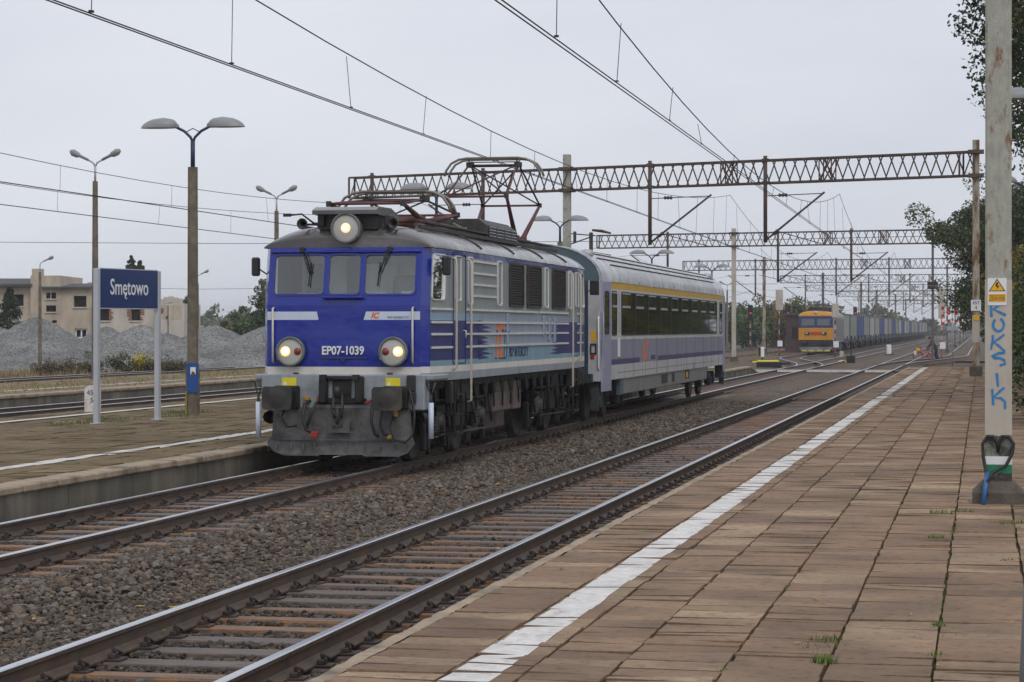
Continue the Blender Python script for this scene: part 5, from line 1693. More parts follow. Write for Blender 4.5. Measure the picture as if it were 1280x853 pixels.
# switch gear on the middle mast of the nearest gantry
t = thing('switch_gear', 'small insulator bracket bolted high on the mast behind the locomotive', 'electrical fitting', (-18.0, 101.6, 0))
mb = MB(); mb.bar((.1, 0, 6.35), (1.2, -.1, 6.25), .05); mb.bar((.1, 0, 5.9), (1.0, -.1, 6.2), .05); mb.box((1.0, -.1, 5.95), (.16, .16, .9), bev=.03); mb.box((.25, 0, 6.2), (.12, .12, .5)); mb.build('bracket', M['iron_dark'], t)
mb = MB(); mb.tube([(1.05, -.1, 6.5), (1.5, -.15, 6.45), (1.9, -.2, 6.35)], [.05, .07, .04], 8); mb.build('insulator', M['insulator'], t)
mb = MB(); mb.tube([(1.05, -.1, 5.5), (1.9, -.2, 5.35)], .05, 8); mb.build('insulator', M['insulator'], t)

# ================================================================== LAMP POSTS
def dome_lamp(label, loc, rz=0.0, low=True):
    t = thing('platform_lamp', label, 'lamp post', loc, rz, 'twin dome lamps on the platforms')
    mb = MB()
    mb.lathe([(.165, 0), (.165, 1.0), (.13, 1.15), (.115, 5.55), (0, 5.55)], (0, 0, 0), 'Z', 10, smooth=False)
    mb.build('post', M['concrete_pole'], t)
    mb = MB()
    mb.tube([(0, 0, 5.5), (0, 0, 6.15)], .05, 10)
    for s in (-1, 1): mb.tube([(0, 0, 6.1), (s * .05, 0, 6.22), (s * .2, 0, 6.36), (s * .4, 0, 6.46)], .032, 8)
    mb.tube([(-.16, 0, 6.34), (0, 0, 6.42), (.16, 0, 6.34)], .012, 6)
    mb.build('bracket', M['dark_blue_steel'], t)
    for s in (-1, 1):
        mb = MB()
        n, k = 20, 6
        rows = []
        for j in range(k + 1):
            h = j / k; r = math.sqrt(max(0, 1 - h ** 2.0))
            rows.append([Vector((s * .80 + .43 * r * math.cos(2 * math.pi * i / n) - s * .10 * h, .23 * r * math.sin(2 * math.pi * i / n), 6.44 + .235 * h)) for i in range(n)])
        for a, b in zip(rows, rows[1:]):
            for i in range(n): mb.face([a[i], a[(i + 1) % n], b[(i + 1) % n], b[i]], 0, True)
        mb.box((s * .43, 0, 6.48), (.18, .12, .10), bev=.02)
        hd = mb.build('lamp_shade', M['lamp_shell'], t)
        mb = MB(); mb.face([Vector((s * .80 + .41 * math.cos(2 * math.pi * i / n), .21 * math.sin(2 * math.pi * i / n), 6.438)) for i in range(n)]); mb.build('diffuser', M['lamp_lens'], hd)
    return t
def arm_lamp(label, loc, rz=0.0, sc=1.0, arms=(-1, 1), group='slim lamp posts with tilted heads'):
    t = thing('street_lamp', label, 'lamp post', loc, rz, group); t.scale = (sc, sc, sc)
    mb = MB(); mb.lathe([(.15, 0), (.105, 7.5), (0, 7.5)], (0, 0, 0), 'Z', 8, smooth=False); mb.build('post', M['concrete_pole'], t)
    mb = MB(); mb.tube([(0, 0, 7.4), (0, 0, 8.1)], .045, 8)
    for s in arms: mb.tube([(0, 0, 8.05), (s * .08, 0, 8.2), (s * .3, 0, 8.32)], .035, 8)
    mb.build('bracket', M['galv'], t)
    for s in arms:
        mb = MB(); a = Vector((s * .28, 0, 8.31)); b = Vector((s * 1.0, 0, 8.66))
        mb.tube([a, a + (b - a) * .45, a + (b - a) * .55, a + (b - a) * .85, b], [.05, .06, .10, .13, .06], 10)
        h = mb.build('lamp_head', M['lamp_shell'], t)
        mb = MB(); mb.tube([a + (b - a) * .6 + Vector((0, 0, -.07)), a + (b - a) * .9 + Vector((0, 0, -.07))], [.06, .08], 8); mb.build('diffuser', M['lamp_lens'], h)
    return t
pz = at(241, 518, ZP)
L1 = dome_lamp('nearest twin dome lamp, on the stout concrete post with a blue notice', (pz.x, pz.y, ZP))
mb = MB(); mb.box((.055, -.172, .82), (.26, .02, .66), rot=(0, 0, R(8)), bev=.004); nb = mb.build('notice', M['notice_blue'], L1)
mb = MB(); mb.box((.07, -.186, .98), (.12, .008, .16), rot=(0, 0, R(8))); mb.build('notice_label', M['white'], nb)
mb = MB(); mb.prism([(.02, .91), (.12, .91), (.07, 1.0)], lambda p: Vector((p[0], -.195, p[1])), lambda p: Vector((p[0], -.190, p[1]))); mb.box((.07, -.192, .925), (.10, .006, .04)); mb.build('notice_symbol', M['warn_yellow'], nb)
mb = MB()
mb.add([(-.172 * math.cos(R(t)), -.172 * math.sin(R(t)), z) for z in (.01, .52) for t in (0, 20, 40, 60)], [(i, i + 1, i + 5, i + 4) for i in range(3)])
mb.build('paint_patch', mat('ochre_paint', (.36, .23, .03), .7, var=.3, vs=8), L1)
for d, lb in ((75.2, 'twin dome lamp just beyond the raised pantograph'), (97.2, 'twin dome lamp beside the rusty middle mast of the nearest gantry'), (124.2, 'twin dome lamp above the coach roof'), (151.8, 'farthest twin dome lamp, above the end of the coach')):
    x = -17.34; y = (d + x * SY) / CY
    dome_lamp(lb, (x, y, ZP if y < 117 else -.3))
p = at(119, 474.5, ZP)
arm_lamp('slim lamp post behind the station name board with two tilted heads', (p.x, p.y, ZP))
arm_lamp('slim lamp post with two tilted heads just left of the locomotive cab', (-32.8, 105.6, ZP))
q = atd(50, 400, 127); arm_lamp('small single-headed lamp post in front of the ruined building', (q.x, q.y, -.33), YAW, .74, (1,), 'single-headed lamp posts by the gravel heaps')
q = atd(247, 400, 150); arm_lamp('small single-headed lamp post right of the stout concrete lamp post', (q.x, q.y, -.33), YAW, .72, (1,), 'single-headed lamp posts by the gravel heaps')
q = atd(909, 400, 262); arm_lamp('distant lamp post in front of the trees behind the coach end', (q.x, q.y, -.33), YAW, .9, (-1, 1), None)
x = .96
dome_lamp('twin dome lamp partly hidden behind the nearest graffitied mast', (1.38, 46.7, ZP), 0)
dome_lamp('twin dome lamp deep among the trees behind the graffitied mast', (1.4, 73.5, ZP), 0)

# ================================================================== STATION NAME BOARD
p0, p1 = at(121, 530, ZP), at(197, 525, ZP)
d = (p1 - p0); Ld = d.length; ang = math.atan2(d.y, d.x)
sb = thing('station_sign', 'blue station name board on two grey posts with white lettering Smętowo', 'sign', (p0.x, p0.y, ZP), ang)
for x in (0, Ld):
    mb = MB(); mb.box((x, 0, 1.57), (.11, .11, 3.14), bev=.012); mb.box((x, 0, .01), (.2, .2, .02)); mb.build('post', M['sign_post'], sb)
mb = MB(); mb.box((Ld / 2, -.005, 2.74), (Ld - .12, .07, .80)); pn = mb.build('panel', M['sign_blue'], sb)
mb = MB(); mb.box((Ld / 2, -.005, 2.335), (Ld - .12, .075, .02)); mb.box((Ld / 2, -.005, 3.145), (Ld - .12, .075, .02)); mb.build('frame', M['sign_post'], sb)
tm = text_mesh('lettering', 'Smetowo', .46, M['white'], pn, (Ld / 2, -.043, 2.76), (R(90), 0, 0), sx=.80, bold=.004)
_w = []
for s_ in ('Sm', 'Sme', 'Smetowo'):
    q_ = text_mesh('x', s_, .46, M['white'], None, (0, 0, 0), (0, 0, 0), align='LEFT'); _w.append(max(v.co.x for v in q_.data.vertices)); _m = q_.data; bpy.data.objects.remove(q_, do_unlink=True)
ex = Ld / 2 + (-_w[2] / 2 + _w[1] - .07) * .80
zb_ = min(v.co.y for v in tm.data.vertices) + 2.76
mb = MB()
oc = [(ex + .02, zb_ + .012), (ex - .015, zb_ - .02), (ex - .02, zb_ - .055), (ex + .005, zb_ - .075), (ex + .035, zb_ - .07)]
mb.tube([Vector((a, -.043, b)) for a, b in oc], .014, 6); mb.build('ogonek', M['white'], pn)
# kilometre stone
p = at(116, 515, ZP)
ks = thing('kilometre_stone', 'low white kilometre stone beside the left post of the name board', 'kilometre post', (p.x, p.y, ZP), YAW)
mb = MB(); mb.prism([(-.17, -.1), (.17, -.1), (.17, .55), (.10, .60), (-.10, .60), (-.17, .55)], lambda q: Vector((q[0], -.12, q[1])), lambda q: Vector((q[0], .12, q[1]))); mb.build('stone', M['white_paint'], ks)
text_mesh('numerals', '457', .16, M['black'], ks, (0, -.123, .44), (R(90), 0, 0)); text_mesh('numerals', '5', .16, M['black'], ks, (0, -.123, .27), (R(90), 0, 0))

# ================================================================== NEAREST MAST WITH GRAFFITI
p = at(1248, 628, ZP)
nm = thing('graffiti_mast', 'nearest concrete catenary mast with blue graffiti and yellow warning plate', 'mast', (p.x, p.y, ZP))
mb = MB(); mb.box((0, 0, 5.2), (.285, .26, 9.0), bev=.02); ms_ = mb.build('mast', M['mast_paint'], nm)
mb = MB(); mb.box((0, 0, 1.60), (.292, .267, 1.72)); mb.build('pale_coat', M['mast_pale'], ms_)
mb = MB(); mb.box((0, 0, .48), (.289, .264, .56)); mb.build('dark_coat', M['pole_dark_paint'], ms_)
mb = MB(); mb.box((0, 0, .47), (.296, .271, .09)); mb.build('white_band', M['white'], ms_)
mb = MB(); mb.box((0, 0, .375), (.296, .271, .095)); mb.build('green_band', M['green'], ms_)
mb = MB(); mb.lathe([(.40, -.05), (.40, .12), (.24, .24), (.0, .24)], (0, 0, 0), 'Z', 4, smooth=False)
ft = mb.build('footing', M['footing'], nm); ft.rotation_euler = (0, 0, R(45))
fy = -.1345
mb = MB(); mb.box((-.015, fy - .004, 2.33), (.205, .006, .30)); wp = mb.build('warning_plate', M['white'], ms_)
mb = MB(); mb.prism([(-.105, 2.335), (.075, 2.335), (-.015, 2.475)], lambda q: Vector((q[0], fy - .0095, q[1])), lambda q: Vector((q[0], fy - .0075, q[1]))); mb.build('triangle_border', M['black'], wp)
mb = MB(); mb.prism([(-.09, 2.342), (.06, 2.342), (-.015, 2.458)], lambda q: Vector((q[0], fy - .0115, q[1])), lambda q: Vector((q[0], fy - .0095, q[1]))); mb.box((-.013, fy - .009, 2.262), (.18, .003, .085)); mb.build('warning_triangle', M['warn_yellow'], wp)
mb = MB(); mb.prism([(-.02, 2.435), (.0, 2.43), (-.012, 2.395), (.012, 2.395), (-.02, 2.355), (-.012, 2.385), (-.035, 2.39)], lambda q: Vector((q[0], fy - .0135, q[1])), lambda q: Vector((q[0], fy - .0115, q[1])))
mb.build('lightning_symbol', M['black'], wp)
text_mesh('plate_text', 'NIE DOTYKAĆ', .026, M['black'], wp, (-.013, fy - .0115, 2.285), (R(90), 0, 0), ext=.0005); text_mesh('plate_text', 'URZĄDZENIE', .026, M['black'], wp, (-.013, fy - .0115, 2.262), (R(90), 0, 0), ext=.0005)
text_mesh('plate_text', 'ELEKTRYCZNE', .026, M['black'], wp, (-.013, fy - .0115, 2.239), (R(90), 0, 0), ext=.0005)
def strokes(name, list_, w, m_, par):
    mb = MB()
    for st in list_:
        pts = []
        for (u, v) in st: pts.append(((u - 1248.5) / 119.3, 1.92 - (v - 411) / 119.3))
        # ribbon along the polyline
        n = len(pts); Lp, Rp = [], []
        for i in range(n):
            a = pts[max(0, i - 1)]; b = pts[min(n - 1, i + 1)]; dx, dz = b[0] - a[0], b[1] - a[1]; l = math.hypot(dx, dz) or 1
            ww = w * RND.uniform(.85, 1.15)
            Lp.append((pts[i][0] - dz / l * ww, pts[i][1] + dx / l * ww)); Rp.append((pts[i][0] + dz / l * ww, pts[i][1] - dx / l * ww))
        for i in range(n - 1):
            q = [Lp[i], Lp[i + 1], Rp[i + 1], Rp[i]]
            mb.face([Vector((c[0], fy - .0055 - .0003 * RND.random(), c[1])) for c in q])
    return mb.build(name, m_, par)
def arc(cx, cy, rx, ry, a0, a1, n=9): return [(cx + rx * math.cos(R(a0 + (a1 - a0) * i / n)), cy + ry * math.sin(R(a0 + (a1 - a0) * i / n))) for i in range(n + 1)]
for letter in ([[(1240, 373), (1239, 384), (1239.5, 395)], [(1258, 371), (1250, 379), (1242, 385), (1250, 389), (1258, 393)]],
               [arc(1248.5, 405.5, 7, 8.5, -70, 235, 12)],
               [[(1241.5, 419), (1241, 427), (1239, 438)], [(1256, 418), (1249, 424), (1242, 428), (1249, 433), (1257, 441)]],
               [[(1257, 442), (1248, 443), (1240, 447), (1243, 449), (1250, 449), (1256, 452), (1257, 457), (1250, 459)]],
               [[(1246.5, 469), (1247, 478), (1248, 487)]],
               [[(1240.5, 490), (1241, 500), (1242, 511)], [(1256, 488), (1250, 493), (1242, 501), (1252, 502), (1257, 507), (1257, 516)]]):
    strokes('graffiti_letter', letter, .0125, M['graffiti'], ms_)
mb = MB()
Q = lambda u, v, dy=-.17: Vector(((u - 1248.5) / 119.3, dy, 1.92 - (v - 411) / 119.3))
mb.tube([Q(1232, 632, -.36), Q(1233, 602, -.2), Q(1229, 580), Q(1228, 562), Q(1234, 552), Q(1242, 552), Q(1247, 562), Q(1248, 572, -.14)], .019, 8)
mb.tube([Q(1233, 612, -.34), Q(1240, 600, -.22), Q(1258, 590, -.2), Q(1266, 575), Q(1268, 562), Q(1262, 552), Q(1253, 552), Q(1249, 562), Q(1248, 572, -.14)], .019, 8)
mb.build('cable_loop', M['black_rubber'], ms_)
mb = MB(); mb.tube([Q(1235, 600, -.22), Q(1232, 615, -.35), Q(1229, 640, -.42)], .026, 8); mb.build('cable_sleeve', M['cable_blue'], ms_)
# plates on the mast of the nearest gantry
t = thing('distance_plate', 'white plate reading 457 over 4 on the rusty mast at the platform end', 'sign', (-.25, 95.34, ZP))
mb = MB(); mb.box((0, 0, 2.86), (.40, .03, .44)); mb.build('plate', M['white'], t)
text_mesh('numerals', '457', .19, M['black'], t, (0, -.018, 2.96), (R(90), 0, 0)); text_mesh('numerals', '4', .19, M['black'], t, (0, -.018, 2.76), (R(90), 0, 0))
mb = MB(); mb.box((0, .16, 1.92), (.29, .29, 1.1)); tag(mb.build('painted_band', M['mast_pale'], None, (-.25, 95.5, ZP)), 'pale painted band with small yellow plate round the platform end mast', 'paint band')
t = bpy.data.objects['painted_band']; t.location = (-.25, 95.34, ZP)
mb = MB(); mb.box((.02, -.0, 2.36), (.2, .02, .22)); mb.build('yellow_plate', M['warn_yellow'], t)
# sliver of a grey post beside the camera
mb = MB(); a_, b_ = atd(1283.5, 853, 9.5), atd(1291, 690, 9.5)
dv = (a_ - b_).normalized(); foot = a_ + dv * ((a_.z - ZP) / -dv.z)
mb.tube([foot, b_], .032, 10); mb.box((foot.x, foot.y, ZP + .01), (.14, .14, .03))
tag(mb.build('leaning_post', M['post_grey']), 'grey metal post leaning at the edge of the paving close to the camera', 'post')
# ================================================================== CROSSING SIGNS, SIGNALS, TRACKSIDE
t = thing('crossing_sign', 'double red and white crossing cross on a slim post at the platform end', 'road sign', (-1.9, 153, -.3))
mb = MB(); mb.tube([(0, 0, 0), (0, 0, 3.95)], .04, 8); mb.build('post', M['galv'], t)
def cross(segs, name):
    mb = MB()
    for (a, b) in segs:
        a, b = Vector(a), Vector(b)
        for i in range(5):
            mb.bar(a + (b - a) * i / 5, a + (b - a) * (i + 1) / 5, .05, .16, mi=(1 if i in (0, 3) else 0) if (b - a).length > .5 else 0, up=(0, 1, 0))
    return mb
for nm, zc, segs in (('upper_cross', 3.52, [((-.70, -.06, .30), (0, -.06, .0)), ((.70, -.06, .30), (0, -.06, 0)), ((-.70, -.06, -.30), (0, -.06, 0)), ((.70, -.06, -.30), (0, -.06, 0))]),
                     ('lower_chevron', 2.98, [((-.70, -.06, -.26), (0, -.06, .06)), ((.70, -.06, -.26), (0, -.06, .06))])):
    mb = MB()
    for (a, b) in segs:
        a, b = Vector(a) + Vector((0, 0, zc)), Vector(b) + Vector((0, 0, zc))
        dd = (b - a); pd = Vector((-dd.z, 0, dd.x)).normalized() * .085
        for (f0, f1, mi) in ((0, .28, 1), (.28, .52, 0), (.52, .8, 1), (.8, 1.05, 0)):
            q0, q1 = a + dd * f0, a + dd * f1
            y0 = Vector((0, .02, 0))
            mb.add([q0 - pd, q1 - pd, q1 + pd, q0 + pd, q0 - pd + y0, q1 - pd + y0, q1 + pd + y0, q0 + pd + y0], [(0, 1, 2, 3), (7, 6, 5, 4), (0, 4, 5, 1), (2, 6, 7, 3), (0, 3, 7, 4), (1, 5, 6, 2)], mi)
    mb.build(nm, [M['white'], M['red']], t)
mb = MB(); mb.box((0, -.06, 2.45), (.75, .03, .28)); mb.build('board', M['galv'], t)
mat('signal_red', (.5, .02, .02), .3, var=0, emit=((1.0, .02, .05), .55))
mat('band_red', (.30, .035, .03), .6, var=.3, vs=6)
mat('band_white', (.46, .45, .43), .6, var=.2, vs=6)
def banded(mb, x, y, z0, z1, r, n=7, a=0, b=1):
    for i in range(n): mb.tube([(x, y, z0 + (z1 - z0) * i / n), (x, y, z0 + (z1 - z0) * (i + 1) / n)], r, 8, mi=a if i % 2 else b)
def light_signal(label, u, d, zlamp, zpost):
    p = atd(u, 411, d)
    t = thing('light_signal', label, 'railway signal', (p.x, p.y, -.3), YAW, 'red light signals along the line')
    mb = MB(); banded(mb, 0, 0, .3, zpost, .09, 7); mb.box((0, 0, .15), (.6, .5, .3), mi=2); mb.build('post', [M['band_white'], M['band_red'], M['footing']], t)
    mb = MB(); mb.box((0, 0, zlamp), (.55, .25, 1.7), bev=.08)
    hd = mb.build('lamp_head', M['black'], t)
    for dz, m_ in ((.45, M['black']), (-.05, M['signal_red']), (-.5, M['black'])):
        mb = MB(); mb.lathe([(0, -.15), (.12, -.14)], (0, 0, zlamp + dz), 'Y', 14, 0); mb.lathe([(.17, -.13), (.17, -.3)], (0, 0, zlamp + dz), 'Y', 14, 1); mb.build('lens', [m_, M['black']], hd)
    return t
light_signal('left red signal on a red and white post behind the coach end', 938, 250, 4.15, 3.4)
light_signal('red signal on a red and white post nearest the orange freight locomotive', 985, 250, 4.15, 3.4)
light_signal('red signal showing just above the container train roofs', 1069, 330, 4.7, 3.9)
def back_board(label, u, d, z0, z1, w, pole=.06):
    p = atd(u, 411, d)
    t = thing('signal_board', label, 'railway signal', (p.x, p.y, -.3), YAW, 'signals seen from behind')
    mb = MB(); banded(mb, 0, 0, .5, z0 + .2, pole, 8); mb.tube([(0, 0, 0), (0, 0, .5)], pole, 8, mi=2); mb.box((0, 0, .06), (.6, .5, .12), mi=2); mb.build('post', [M['band_white'], M['band_red'], M['footing']], t)
    mb = MB(); mb.box((0, -.1, (z0 + z1) / 2), (w, .18, z1 - z0), bev=.05); mb.box((0, -.02, (z0 + z1) / 2), (w * .3, .3, (z1 - z0) * .8))
    mb.build('board', M['mast_pale'], t)
    mb = MB(); mb.box((.05, -.15, 1.15), (.42, .1, .5)); mb.build('equipment_box', M['white'], t)
back_board('tall pale signal back on a banded post left of the orange locomotive', 974, 200, 4.0, 5.8, .62)
back_board('pale signal back on the post beside the orange locomotive', 1044, 190, 3.3, 4.5, .55)
back_board('tall pale signal back left of the red and white crossing cross', 1177, 176, 3.2, 5.5, .5, .04)
# dwarf signal
p = atd(1111, 411, 206)
t = thing('dwarf_signal', 'short white dwarf signal standing between the two main tracks', 'railway signal', (p.x, p.y, -.22), YAW)
mb = MB(); mb.box((0, 0, .5), (.42, .3, .85), bev=.05); mb.build('case', M['white'], t); mb = MB(); mb.box((0, 0, .05), (.8, .5, .1)); mb.build('base', M['footing'], t)
# point machines
p = atd(961, 459, 141); z0 = -.3
t = thing('point_machine', 'yellow and black point machine by the ramp of the island platform', 'point machine', (p.x, p.y, z0), YAW)
mb = MB(); mb.box((0, 0, .22), (1.5, .6, .38), bev=.04); mb.box((1.0, 0, .3), (.6, .12, .12)); mb.build('case', M['black'], t)
mb = MB(); mb.box((-.05, 0, .44), (1.3, .5, .14), bev=.05); mb.box((-.85, 0, .40), (.3, .3, .12), bev=.03); mb.build('cover', M['bright_yellow'], t)
p2_ = atd(953, 459, 141.5)
t = thing('point_indicator', 'small white point indicator standing above the yellow point machine', 'point indicator', (p2_.x, p2_.y, z0), YAW)
mb = MB(); mb.tube([(0, 0, 0), (0, 0, .7)], .05, 8); mb.build('stem', M['iron_dark'], t); mb = MB(); mb.box((0, 0, 1.0), (.22, .2, .62), bev=.03); mb.build('lantern', M['white'], t); mb = MB(); mb.box((-.17, 0, 1.0), (.10, .16, .5)); mb.build('back_plate', M['black'], t)
p = atd(1063, 456, 156)
t = thing('point_machine', 'dark point lever box between the main tracks past the crossing boards', 'point machine', (p.x, p.y, -.26), YAW)
mb = MB(); mb.box((0, 0, .3), (.6, .5, .6), bev=.06); mb.tube([(0, 0, .5), (.1, 0, .95)], .05, 8); mb.build('case', M['black'], t); mb = MB(); mb.box((-.55, -.1, .16), (.5, .4, .18), bev=.05); mb.build('weight', M['bright_yellow'], t)
p = atd(1052, 440, 196)
t = thing('white_marker', 'small pale marker stone beside the container train track', 'marker stone', (p.x, p.y, -.25), YAW)
mb = MB(); mb.prism([(-.16, 0), (.16, 0), (.16, .42), (.08, .5), (-.08, .5), (-.16, .42)], lambda q: Vector((q[0], -.12, q[1])), lambda q: Vector((q[0], .12, q[1]))); mb.build('stone', M['mast_pale'], t)
# black box on the gantry mast at the crossing
mb = MB(); mb.box((0, 0, 0), (.72, .3, .5), bev=.03); mb.box((0, -.16, -.02), (.72, .03, .10), mi=1)
tag(mb.build('signal_box', [M['black'], M['truss_grey']], None, (-3.35, 162.3, 5.1)), 'black rectangular box fixed on the thin mast left of the tree', 'equipment box')

# ------------------------------------------------------------------ person with a bicycle at the crossing
mat('jacket', (.04, .042, .045), .8, var=.3, vs=14)
mat('trousers', (.018, .022, .06), .8, var=.3, vs=14)
mat('skin', (.42, .25, .18), .6, var=.08)
mat('hair_grey', (.05, .045, .045), .8, var=.3, vs=30)
p = atd(1167, 411, 166)
per = thing('person', 'person in a dark jacket and navy trousers bending over a bicycle on the crossing', 'person', (p.x, p.y, -.2), YAW)
def skin_body(name, J, E, mats, parent, zsplit=None, root=0):
    me = bpy.data.meshes.new(name); me.from_pydata([j[:3] for j in J], E, [])
    o = bpy.data.objects.new(name, me); COL.objects.link(o)
    md = o.modifiers.new('skin', 'SKIN'); md.use_smooth_shade = True
    if not me.skin_vertices: 
        bpy.context.view_layer.objects.active = o
    lay = me.skin_vertices[0].data if me.skin_vertices else None
    if lay is not None:
        for i, j in enumerate(J): lay[i].radius = (j[3], j[3] * (j[4] if len(j) > 4 else 1)); lay[i].use_root = (i == root)
    sd = o.modifiers.new('sub', 'SUBSURF'); sd.levels = 1; sd.render_levels = 1
    bpy.context.view_layer.update()
    m2 = bpy.data.meshes.new_from_object(o.evaluated_get(bpy.context.evaluated_depsgraph_get()))
    bpy.data.objects.remove(o, do_unlink=True)
    m2.name = name; m2.materials.clear()
    for m_ in mats: m2.materials.append(m_)
    for pl__ in m2.polygons:
        c = pl__.center
        pl__.material_index = zsplit(c) if zsplit else 0
        pl__.use_smooth = True
    return link(name, m2, parent)
J = [(.18, 0, .88, .17), (.10, 0, 1.05, .16), (-.06, 0, 1.26, .17), (-.16, 0, 1.40, .09), (-.22, 0, 1.47, .055), (-.30, 0, 1.55, .10), (-.29, 0, 1.66, .095),
     (-.10, -.20, 1.32, .085), (-.30, -.25, 1.08, .06), (-.56, -.22, .98, .042), (-.64, -.22, .97, .04), (-.10, .20, 1.32, .085), (-.30, .25, 1.08, .06), (-.56, .22, .98, .042), (-.64, .22, .97, .04),
     (.18, -.11, .80, .12), (.08, -.13, .46, .08), (.22, -.13, .09, .055), (.06, -.14, .04, .045), (.20, .11, .80, .12), (.24, .13, .46, .08), (.40, .13, .09, .055), (.26, .14, .04, .045)]
E = [(0, 1), (1, 2), (2, 3), (3, 4), (4, 5), (5, 6), (2, 7), (7, 8), (8, 9), (9, 10), (2, 11), (11, 12), (12, 13), (13, 14), (0, 15), (15, 16), (16, 17), (17, 18), (0, 19), (19, 20), (20, 21), (21, 22)]
skin_body('figure', J, E, [M['jacket'], M['trousers'], M['skin'], M['black']], per,
          lambda c: 3 if c.z < .09 else 1 if c.z < .92 and c.x > -.2 else 2 if (c.z > 1.45 and c.x < -.19) or c.x < -.55 else 0)
mb = MB(); mb.lathe([(.0, .13), (.07, .115), (.112, .05), (.118, -.01), (.105, -.05)], (-.285, 0, 1.645), 'Z', 16); mb.build('hair', M['hair_grey'], per)
mat('bike_red', (.45, .015, .02), .35, var=.1); 
bk = thing('bicycle', 'red bicycle with yellow bags held by the person on the crossing', 'bicycle', (p.x - .62 * CY, p.y - .62 * SY - .05, -.2), YAW)
for x in (-.52, .52):
    mb = MB(); mb.lathe([(.335, -.02), (.355, 0), (.335, .02), (.31, 0), (.335, -.02)], (x, 0, .355), 'Y', 24)
    w = mb.build('wheel', M['black_rubber'], bk)
    mb = MB()
    for k in range(8): mb.tube([(x, 0, .355), (x + .32 * math.cos(k * .785), 0, .355 + .32 * math.sin(k * .785))], .004, 4)
    mb.tube([(x, -.05, .355), (x, .05, .355)], .025, 8); mb.build('spokes', M['galv'], w)
mb = MB()
bb, st, hd_, fw_ = (.08, 0, .30), (.22, 0, .82), (-.34, 0, .85), (-.52, 0, .355)
for a, b in ((bb, st), (bb, (-.36, 0, .72)), ((.19, 0, .74), hd_), (hd_, (-.38, 0, .68)), ((-.38, 0, .68), fw_), (bb, (.52, 0, .355)), ((.2, 0, .74), (.52, 0, .355))): mb.tube([a, b], .028, 8)
mb.build('frame', M['bike_red'], bk)
mb = MB(); mb.tube([hd_, (-.36, 0, .98)], .016, 6); mb.tube([(-.30, -.28, 1.0), (-.38, -.12, .99), (-.38, .12, .99), (-.30, .28, 1.0)], .016, 6); mb.build('handlebars', M['black'], bk)
mb = MB(); mb.box((.24, 0, .88), (.26, .15, .06), bev=.025); mb.build('saddle', M['black'], bk)
mb = MB(); mb.box((-.48, 0, .80), (.26, .30, .24), bev=.05); mb.box((-.62, .14, .45), (.22, .12, .28), bev=.04); mb.build('bag', M['warn_yellow'], bk)
mb = MB(); mb.box((-.72, -.10, .58), (.18, .14, .3), bev=.05); mb.build('bag', M['white'], bk)

